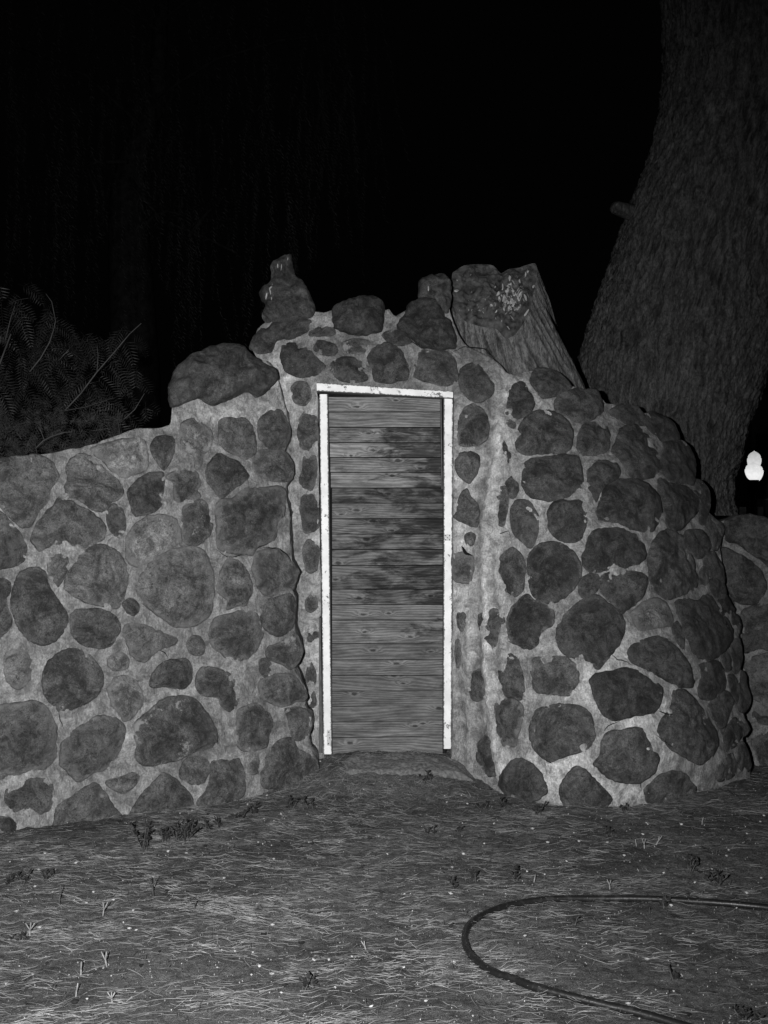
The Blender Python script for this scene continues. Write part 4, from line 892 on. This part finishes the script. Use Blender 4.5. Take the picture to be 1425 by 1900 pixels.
ds_u, ds_v = np.meshgrid(np.linspace(-1, 1, 90), np.linspace(-1, 1, 44))
ds_x = 0.13 + 0.42 * ds_u * (1 - .08 * ds_v ** 2); ds_y = 5.70 + 0.125 * ds_v; ds_e = np.maximum(np.abs(ds_u), np.abs(ds_v))
ds_p = np.stack([ds_x, ds_y, 0 * ds_x], -1)
ds_z = mound(ds_x, ds_y) + 0.012 + 0.016 * fbm(ds_p, 7, 3, 131) + 0.004 * fbm(ds_p, 40, 2, 132) - 0.05 * np.clip((ds_e - .72) / .28 + 0.5 * fbm(ds_p, 12, 3, 133), 0, 1) ** 1.5
sill = mk('doorstep', np.stack([ds_x, ds_y, ds_z], -1), [q[::-1] for q in grid_faces(44, 90)][::1], M['sill'], origin=(0.13, 5.7, 0.05)); fix_normals(sill)
tag(sill, 'worn sloping cement doorstep under the plank door, its edges buried in needles', 'doorstep')
# ------------------------------------------------------------------ hose
hp = [(2300,1745),(2000,1735),(1760,1716),(1560,1702),(1490,1696),(1425,1690),(1330,1680),(1230,1674),(1130,1672),(1050,1672),(990,1676),(935,1686),(892,1704),(868,1722),(861,1745),(866,1768),(885,1791),(912,1810),(950,1822),(990,1838),(1040,1851),(1100,1866),(1160,1880),(1225,1897),(1320,1925),(1440,1965),(1620,2020),(1900,2090)]
pts = [ground_at(*p) for p in hp]
P = np.array([tuple(p) for p in pts]); tq = np.linspace(0, len(P) - 1, 320); Ps = np.stack([np.interp(tq, np.arange(len(P)), P[:, i]) for i in range(3)], -1)
pad = np.vstack([Ps[:1]] * 9 + [Ps] + [Ps[-1:]] * 9); ker = np.hanning(19); ker /= ker.sum(); Ps = np.stack([np.convolve(pad[:, i], ker, 'valid') for i in range(3)], -1)
Ps[:, 2] = gz(Ps[:, 0], Ps[:, 1], False) + 0.011
v, f = tube_data(Ps, 0.0125, 16)
hose = mk('garden_hose', v, f, M['hose'], origin=tuple(Ps[100])); tag(hose, 'black rubber garden hose curving in a loop over the needle-strewn ground', 'hose')

# ------------------------------------------------------------------ needle litter, grit, leaves
def needles(name, n, mat, lift, wid, ymin=2.75, ymax=6.2):
    P = []; 
    while len(P) < n:
        k = n
        d = ymin + (ymax - ymin) * RNG.random(k); x = (RNG.random(k) - 0.5) * 2 * (0.5 * d + 0.15)
        keep = RNG.random(k) < np.clip(0.26 + 0.9 * fbm(np.stack([x, d * 2.2, 0 * x], -1), 2.4, 4, 101, 0.7) + 0.16 * (x < 0.4) - 0.22 * (x > 0.9) - 0.10 * (d < 3.4) + 0.2 * (d > 5), 0.03, 1) * np.where((np.abs(x - .12) < .34) & (np.abs(d - 5.66) < .12), .25, 1)
        P += list(zip(x[keep], d[keep]))
    P = np.array(P[:n]); x, y = P[:, 0], P[:, 1]
    fa = fbm(np.stack([x, y, 0 * x], -1), 0.9, 2, 103) * 0.24
    ang = fa + RNG.normal(0, 0.34, n); wild = RNG.random(n) < 0.14; ang[wild] = RNG.random(wild.sum()) * 6.28
    near = (np.abs(x - 0.05) < 0.75) & (y > 5.1); ang[near] += RNG.normal(0, 0.7, near.sum())
    L = np.clip(RNG.normal(0.07, 0.03, n), 0.02, 0.15); cv = RNG.normal(0, 0.28, n); lf = RNG.random(n) ** 3
    S = 5; t = np.linspace(-0.5, 0.5, S)
    A = ang[:, None] + cv[:, None] * t[None]
    X = x[:, None] + np.cumsum(np.cos(A), 1) * (L / S)[:, None]; Y = y[:, None] + np.cumsum(np.sin(A), 1) * (L / S)[:, None]
    Z = gz(X, Y) + lift + lf[:, None] * 0.012 + np.abs(t)[None] * 0 + RNG.normal(0, .0012, (n, 1))
    w_ = wid * (1 - 0.5 * np.abs(t) * 2)[None] * RNG.uniform(.6, 1.3, (n, 1)); nx, ny = -np.sin(A) * w_ / 2, np.cos(A) * w_ / 2
    V = np.stack([np.stack([X - nx, Y - ny, Z], -1), np.stack([X + nx, Y + ny, Z + 0.0004], -1)], 2)   # n,S,2,3
    base = (np.arange(n) * S * 2)[:, None] + (np.arange(S - 1) * 2)[None]
    f = np.stack([base, base + 1, base + 3, base + 2], -1).reshape(-1, 4)
    o = mk(name, V.reshape(-1, 3), f, mat, origin=(0, 0, 0)); return tag(o, kind='stuff')
needles('pine_needles', 17500, M['needle'], 0.004, 0.0013)
needles('old_pine_needles', 11000, M['needle_old'], 0.002, 0.0022)
def litter(name, n, mat, smin, smax, flat=0.5, sel=None, ymin=2.8, ymax=6.1):
    V = []; Fc = []
    for i in range(n):
        d = random.uniform(ymin, ymax); x = random.uniform(-1, 1) * (0.42 * d)
        s = smin + (smax - smin) * random.random() ** 3; z = float(gz(x, d)); k = len(V); nn = 6
        rot = random.random() * 6.28; asp = random.uniform(.4, 1); tz = random.uniform(-.3, .3)
        for j in range(nn):
            a = 2 * math.pi * j / nn; u = math.cos(a) * s * random.uniform(.7, 1.2); v_ = math.sin(a) * s * asp
            V.append((x + u * math.cos(rot) - v_ * math.sin(rot), d + u * math.sin(rot) + v_ * math.cos(rot), z + 0.002 + u * tz + s * .3))
        V.append((x, d, z + 0.003 + s * flat * 1.4)); V.append((x, d, z - s * .3))
        Fc += [(k + j, k + (j + 1) % nn, k + nn) for j in range(nn)] + [(k + (j + 1) % nn, k + j, k + nn + 1) for j in range(nn)]
    return tag(mk(name, V, Fc, mat, smooth=False, origin=(0, 0, 0)), kind='stuff')
litter('pale_litter', 420, M['chip'], 0.0022, 0.011, 0.35)
litter('gravel', 6000, M['stub'], 0.0008, 0.0036, 0.7)
litter('dark_fallen_leaves', 300, M['leaf'], 0.003, 0.018, 0.3)

# ------------------------------------------------------------------ weeds
def leaf(mb, p, d, L, wd):
    d = d.normalized(); s = d.cross(Vector((random.uniform(-.3, .3), -1, random.uniform(-.2, .5)))); s.normalize(); u = s.cross(d)
    k = [p, p + d * L * .35 + s * wd - u * wd * .3, p + d * L * .75 + s * wd * .8 - u * wd * .3, p + d * L, p + d * L * .75 - s * wd * .8 - u * wd * .3, p + d * L * .35 - s * wd - u * wd * .3, p + d * L * .55 + u * wd * .35]
    mb.raw(k, [(0, 1, 6), (1, 2, 6), (2, 3, 6), (3, 4, 6), (4, 5, 6), (5, 0, 6)])
def weed(px, py, hpx, label, stems=3, spread=1.0, cat='weed', group='small weeds in the needle litter'):
    b0 = ground_at(px, py); sc = b0.y / F; h = hpx * sc
    r = thing('weed', label, cat, b0, group); st = MB(); lv = MB()
    for i in range(stems):
        o0 = b0 + Vector((random.gauss(0, .008), random.gauss(0, .01), -0.004)); dirv = Vector((random.gauss(0, .35) * spread, random.gauss(0, .3), 1)).normalized()
        hh = h * random.uniform(.6, 1.05); p = [o0]; 
        for k in range(4): dirv = (dirv + Vector((random.gauss(0, .12), random.gauss(0, .12), 0))).normalized(); p.append(p[-1] + dirv * hh / 4)
        st.tube(p, [.0028, .0024, .002, .0016, .0012], 5)
        for k in range(int(5 + hh * 55)):
            t = random.uniform(.25, 1); q = p[min(int(t * 4), 3)].lerp(p[min(int(t * 4), 3) + 1], t * 4 % 1)
            a = random.random() * 6.28; leaf(lv, q, Vector((math.cos(a), math.sin(a) * .8, random.uniform(.2, 1.3))), random.uniform(.014, .026), random.uniform(.003, .0055))
    st.build('stem', M['stem'], r); lv.build('leaves', M['weed'], r, smooth=False)
def cut_stub(px, py, hpx, label, forks=2, mat=None):
    b0 = ground_at(px, py); h = hpx * b0.y / F; mb = MB(); lean = random.gauss(0, .25)
    p1 = b0 + Vector((lean * h * .5, 0, h * .5)); mb.tube([b0 - Vector((0, 0, .01)), p1], [.0028, .0024], 7)
    for i in range(forks):
        s = (i - (forks - 1) / 2) * .7 + lean; mb.tube([p1 - Vector((0, 0, .004)), p1 + Vector((s * h * .5, random.gauss(0, .3) * h * .3, h * .5))], [.0024, .0018], 7)
    o = mb.build('plant_stub', mat or M['stub'], None, origin=tuple(b0)); tag(o, label, 'plant stub', 'cut plant stubs in the needle litter')
W_ = [(268,1580,62,'tallest dark weed, upright on a thick stem in front of the left wall',5,.35),(305,1566,26,'low dark weed just right of the tallest weed by the left wall',4,1),
 (328,1562,36,'dense dark weed in the middle of the clump before the left wall',6,1),(346,1562,50,'second tallest dark weed, right end of the clump before the left wall',6,.8),
 (388,1541,22,'small dark weed a little right of the clump before the left wall',2,.7),(402,1539,24,'two-stemmed dark weed below the small round stone at the foot of the left wall',2,.5),
 (446,1523,22,'dark weed with splayed leaves near the foot of the left wall',3,1),(472,1511,24,'dark weed close to the foot of the wall, left of the biggest corner stone',4,1),
 (540,1502,30,'dark weed in front of the corner stone left of the door',4,.8),(578,1500,28,'thin dark weed in front of the crack left of the door',2,.6),
 (85,1630,24,'grey-leaved weed in the litter below the far left wall foot',4,1.2),(18,1640,22,'dark weed at the left picture edge below the wall',4,1.2),
 (42,1640,26,'dark weed next to the one at the left picture edge',3,1),(40,1745,18,'low creeping weed at the left, beside a pale forked stub',5,1.6),
 (568,1838,36,'dark tufted weed alone in the foreground, left of the hose loop',5,.6),(790,1462,28,'dark weed standing in front of the doorstep',3,.7),
 (897,1502,18,'dark weed between the doorstep and the rounded wall foot',3,1),(930,1502,24,'dark forked weed at the left foot of the rounded wall',3,1),
 (1000,1512,26,'leafy dark weed before the lowest left stones of the rounded wall',5,.9),(1157,1508,20,'slim dark weed under the pale cement of the rounded wall',2,.5),
 (800,1550,20,'thin dark weed in open litter below the doorstep',2,.6),(849,1546,20,'small dark weed right of the thin one below the doorstep',2,.7),
 (1130,1556,20,'dark weed in the litter before the rounded wall, above the hose',3,.7),(1277,1615,34,'bushy greyish weed beyond the hose on the right',7,.8),
 (1328,1642,28,'dark weed with a fan of dead needles beyond the hose on the right',5,.9),(883,1636,22,'spreading dark weed just beyond the left end of the hose loop',4,1.3),
 (960,1636,24,'dark weed just beyond the top of the hose loop',4,1),(845,1650,26,'leaning dark weed to the left of the hose loop',2,.8),
 (1072,1722,26,'single thin dark weed inside the hose loop',1,.3),(1231,1684,22,'small weed growing against the far side of the hose',4,1),
 (1252,1822,20,'dark weed with broad leaves inside the hose loop, low right',2,1),(1376,1893,36,'dark weed in the bottom right corner of the picture',6,.9)]
for a in W_: weed(*a)
S_ = [(110,1682,36,'thick dark-grey stub, leftmost upright one in the litter',1,1),(285,1668,40,'tallest upright stub with a ragged top, below the weed clump',2,1),(190,1701,26,'pale leaning forked stub left of centre foreground',2,0),
 (55,1737,24,'pale forked stub beside the low creeping weed',3,0),(199,1795,28,'pale upright forked stub in the left foreground',2,0),(150,1808,26,'straight pale single stub in the left foreground',1,0),
 (140,1848,26,'pale leaning stub at lower left',1,0),(208,1862,20,'short pale forked stub near the bottom left',3,0),(680,1762,16,'short pale stub pair in the middle foreground',2,0),
 (1181,1570,14,'pale stub, left one of the row above the hose',1,0),(1196,1574,18,'pale forked stub in the middle of the row above the hose',2,0),(1216,1570,16,'pale stub, right one of the row above the hose',2,0),
 (1302,1530,14,'short pale stub alone near the right wall foot',1,0),(360,1690,20,'small dark leaning stub in the middle left litter',1,1),(1132,1650,18,'pale thin stub beyond the hose loop',2,0),(990,1638,14,'pale straight stub right beside the weed at the loop top',1,0)]
for x, y, h, l, fk, dk in S_: cut_stub(x, y, h, l, fk, M['stem'] if dk else None)
mb = MB()                                                                  # the uncountable small sprouts
for i in range(260):
    d = random.uniform(2.9, 5.6); x = random.uniform(-1, 1) * .41 * d; p = Vector((x, d, float(gz(x, d)))); h = random.uniform(.006, .026)
    if random.random() < .5: mb.tube([p - Vector((0, 0, .003)), p + Vector((random.gauss(0, .3) * h, 0, h))], [.0016, .001], 5)
    else:
        for k in range(random.randint(2, 6)):
            a = random.random() * 6.28; leaf(mb, p + Vector((0, 0, h * random.random() * .6)), Vector((math.cos(a), math.sin(a), random.uniform(.3, 1.5))), random.uniform(.006, .014), .002)
tag(mb.build('tiny_sprouts', M['stem'], None, smooth=False, origin=(0, 0, 0)), kind='stuff')

# ------------------------------------------------------------------ shrubs behind the left wall
REG = [(-120,470),(0,510),(40,512),(100,560),(170,600),(215,612),(250,598),(276,628),(282,655),(268,690),(288,728),(312,785),(250,800),(150,835),(-120,860)]
def frond(mb, p, d, nrm, L):
    gb = random.uniform(.5, 1.7)
    d = d.normalized(); n = int(L / 0.018); q = [Vector(p)]; dd = Vector(d)
    for i in range(n):
        bend = (0, 0, -0.085) if i else (0, 0, 0); dd = (dd + Vector((random.gauss(0, .03), random.gauss(0, .04), bend[2] * gb))).normalized(); q.append(q[-1] + dd * (L / n))
    mb.tube(q[::3] if len(q) > 6 else q, .0011, 3, False)
    for i in range(2, n):
        t = (q[i] - q[i - 1]).normalized(); s = t.cross(nrm); 
        if s.length < .05: continue
        s.normalize(); ll = (0.056 * math.sin(math.pi * min(1, (i / n) * .75 + .22)) + .006) * random.uniform(.85, 1.1)
        for sg in (-1, 1):
            e = (s * sg + t * 0.55 + nrm * random.gauss(-.1, .07)).normalized(); w_ = t * 0.0030; o = q[i]
            mb.quad(o, o + e * ll * .4 + w_, o + e * ll, o + e * ll * .4 - w_)
shrub = thing('pepper_tree_shrub', 'dark feathery shrub with fern-like drooping leaves behind the left wall', 'shrub', (-2.0, 6.4, 0))
reg = np.array(REG, float); mb = MB(); cnt = 0
while cnt < 330:
    x = random.uniform(-110, 300); y = random.uniform(500, 815)
    if not inside(np.array([x]), np.array([y + 0.0]), reg)[0]: continue
    x1 = x - random.uniform(4, 34); D = 5.95 + random.random() * 1.5 + (0.0 if x > 0 else 0)
    p = Vector(px2w(x1, y, D)); a = random.gauss(-.5, .8) if random.random() < .6 else random.gauss(3.4, .8)
    L = random.uniform(.18, .34)
    if x > 230 or y < 560: L *= .6
    d = Vector((math.cos(a) * .8, random.gauss(-.1, .35), math.sin(a) * .6 - .25)); nrm = Vector((random.gauss(0, .22), -1, random.gauss(.15, .22))).normalized()
    frond(mb, p, d, nrm, L); cnt += 1
mb.build('foliage', M['frond'], shrub, smooth=False)
def px_tube(mb, pts, D, r0, r1, n=6):
    P = [Vector(px2w(x, y, D)) for x, y in pts]; k = len(P); mb.tube(P, [r0 + (r1 - r0) * i / (k - 1) for i in range(k)], n)
for pl, r0 in (([(55,690),(75,665),(92,635),(100,610),(103,595),(96,560),(85,545)], .006), ([(120,762),(150,730),(180,690),(215,650),(240,620),(262,600)], .007), ([(120,762),(160,755),(210,738)], .004), ([(10,630),(20,590),(30,560)], .005), ([(110,668),(135,640)], .004), ([(222,785),(250,760),(268,730)], .005), ([(180,690),(182,660),(180,640)], .004), ([(-20,820),(-10,700),(20,620)], .012)):
    m2 = MB(); px_tube(m2, pl, 5.93, r0 * .62, r0 * .3); m2.build('branch', M['twig'], shrub)
m2 = MB(); m2.tube([(-2.0, 6.6, -.05), (-1.98, 6.55, .9), (-1.9, 6.5, 1.5)], [.07, .06, .03], 10); m2.tube([(-2.0, 6.6, .3), (-2.4, 6.5, 1.3), (-2.6, 6.4, 1.9)], [.05, .04, .02], 8); m2.build('stem', M['weed'], shrub)
fs = thing('fine_leaved_shrub', 'low soft shrub of hair-fine foliage right behind the left wall top, under the feathery one', 'shrub', (-1.75, 5.75, 0))
mb = MB(); cl = []
for i in range(170):
    x = random.uniform(-60, 222); top = 758 + 10 * math.sin(x * .05) + (20 if x > 190 else 0); y = random.uniform(top, 850); cl.append(Vector(px2w(x, y, 5.55 + random.random() * .35)))
for c in cl:
    for k in range(85):
        d = Vector((random.gauss(0, 1), random.gauss(0, .6), random.gauss(.15, 1))).normalized(); o = c + d * random.random() * .028; e = (d + Vector((random.gauss(0, .5), random.gauss(0, .5), random.gauss(0, .5)))).normalized() * random.uniform(.007, .016)
        s = e.cross(Vector((0, 1, .2))).normalized() * .0006; mb.quad(o - s, o + s, o + e + s * .5, o + e - s * .5)
mb.build('foliage', M['fine'], fs, smooth=False)
for pl, r0 in (([(66,832),(80,818),(95,810),(120,802),(134,802)], .004), ([(82,816),(76,800),(72,782)], .0022), ([(98,809),(96,800)], .0016), ([(115,803),(110,796)], .0016), ([(165,800),(200,795)], .0016), ([(40,815),(30,800)], .0016)):
    m2 = MB(); px_tube(m2, pl, 5.42, r0, r0 * .4); m2.build('twig', M['twig'], fs)
m2 = MB()
for c in random.sample(cl, 9): m2.tube([(c.x * .9 - .15, 5.85, 0), (c.x, 5.85, c.z - .25), c], [.008, .004, .002], 5)
m2.build('stem', M['weed'], fs)

# ------------------------------------------------------------------ faint weeping tree in the dark
DB = 23.0
wt = thing('weeping_tree', 'faint weeping tree with hanging strands far back in the darkness at upper left', 'tree', tuple(px2w(240, 950 + EYE * F / DB, DB)))
tp = [(245,1140),(250,700),(240,420),(236,360),(245,300),(270,240),(290,180),(300,40),(310,-200)]
P = [Vector(px2w(x, y, DB)) for x, y in tp]; v, f = tube_data(P, [.7, .55, .45, .38, .3, .24, .2, .16, .1], 20); v = np.array(v); v += np.stack([fbm(v, 3, 3, i) for i in range(3)], -1) * .05
mk('trunk', v, f, M['farbark'], wt)
for pl in ([(240,330),(300,410),(380,440),(440,470)], [(265,425),(285,400),(310,392),(335,398)], [(350,440),(380,400),(395,385)], [(245,300),(180,300),(160,310),(185,370)], [(290,180),(400,110),(520,75),(640,60)], [(270,240),(160,140),(40,90)], [(300,40),(420,-60),(600,-90)], [(300,60),(180,-20),(20,-60)]):
    m2 = MB(); px_tube(m2, pl, DB - .6, .045, .02); m2.build('branch', M['farbark'], wt)
mb = MB()
for i in range(330):
    x = random.uniform(-60, 700); D = random.uniform(15, 22); z0 = random.uniform(-100, 430) if x < 560 else random.uniform(-100, 260); Lp = random.uniform(60, 260)
    p = Vector(px2w(x, z0, D)); sway = random.gauss(0, .1); n = int(Lp / 5); q = p
    for k in range(n):
        q = q + Vector((sway * .05 + random.gauss(0, .012), 0, -.06))
        for s in (-1, 1):
            e = Vector((s * random.uniform(.3, 1), random.gauss(0, .3), random.uniform(-1.4, -.3))).normalized() * random.uniform(.05, .10); mb.quad(q, q + e * .4 + Vector((.004, 0, .003)), q + e, q + e * .4 - Vector((.004, 0, .003)))
mb.build('foliage', M['far'], wt, smooth=False)

# ------------------------------------------------------------------ street lamps and the house behind
def lamp(px, ytop, ybot, D, label, glow, wide=.41):
    base = px2w(px, CY + EYE * F / D, D); top = px2w(px, ytop, D)[2]; bot = px2w(px, ybot, D)[2]; H = top - bot
    r = thing('street_lamp', label, 'street lamp', (base[0], D, 0), 'lit globe street lamps')
    g = MB(); Rg = H * wide
    prof = [(.30, 0), (.52, .06), (.72, .16), (.90, .32), (1.0, .48), (.99, .60), (.86, .66), (.90, .70), (.76, .80), (.52, .88), (.26, .935), (.10, .965), (.05, .985), (.005, 1.0)]
    g.lathe([(a * Rg, b_ * H) for a, b_ in prof], (base[0], D, bot), 32); gg = g.build('globe', M['globe'], r); gg.color = (glow, 0, 0, 1)
    p = MB(); p.lathe([(.0, 0), (.22, 0), (.22, .08), (.15, .14), (.13, .6), (.085, .75), (.06, .9), (.05, bot - .5), (.06, bot - .45), (.05, bot - .4), (.10, bot - .28), (.13, bot - .22), (.12, bot - .04), (.15, bot - .02), (.15, bot + .005), (0, bot + .005)], (base[0], D, 0), 20); p.build('post', M['black'], r)
    return base
lamp(1396.5, 857, 891, 25, 'nearer lit street lamp, with the larger lower globe in front of the other', 1.0)
lamp(1399.5, 836, 874, 29, 'farther lit street lamp, its globe showing behind and above the nearer one', .74, .335)
lamp(1401.5, 859, 894, 27, 'lit street lamp mostly hidden by the nearer globe, a sliver showing at its lower right', .95)
hs = thing('house', 'dim house front with panelled windows in the dark behind the street lamps', 'house', (13.0, 34, 0))
def hx(px): return (px - CX) / F * 34
m2 = MB(); m2.box(hx(1395), hx(1800), 34, 40, -.2, 5.4); m2.build('wall', M['plaster'], hs, smooth=False)
m2 = MB(); m2.raw([(hx(1385), 33.6, 5.4), (hx(1815), 33.6, 5.4), (hx(1815), 40.4, 5.4), (hx(1385), 40.4, 5.4), (hx(1420), 37, 7), (hx(1780), 37, 7)], [(0, 1, 5, 4), (1, 2, 5), (2, 3, 4, 5), (3, 0, 4), (0, 3, 2, 1)]); m2.build('roof', M['trim'], hs, smooth=False)
for a, b0_, c0, d0 in ((1402, 1424, 805, 925), (1436, 1480, 805, 925)):
    z1 = EYE - (c0 - CY) / F * 34; z0 = EYE - (d0 - CY) / F * 34
    wn = MB(); wn.box(hx(a), hx(b0_), 33.9, 34.02, z0, z0 + .08); wn.box(hx(a), hx(b0_), 33.9, 34.02, z1 - .08, z1); wn.box(hx(a), hx(a) + .08, 33.92, 34.02, z0, z1); wn.box(hx(b0_) - .08, hx(b0_), 33.92, 34.02, z0, z1)
    wo = wn.build('window', M['trim'], hs, smooth=False); pn = MB(); pn.box(hx(a) + .09, hx(b0_) - .09, 33.97, 34.01, z0 + .09, z1 - .09); pn.build('pane', M['black'], wo, smooth=False)
fn = thing('low_panel_fence', 'low row of pale panels between dark posts behind the lamp posts', 'fence', (12, 30, 0))
for i in range(5):
    x = (1372 + i * 31 - CX) / F * 30; m2 = MB(); m2.box(x, x + 13 / F * 30, 30, 30.06, .95, 1.65); m2.build('panel', M['panel'], fn, smooth=False)
    m2 = MB(); m2.box(x + 17 / F * 30, x + 21 / F * 30, 29.98, 30.1, -.1, 1.85); m2.build('post', M['trim'], fn, smooth=False)
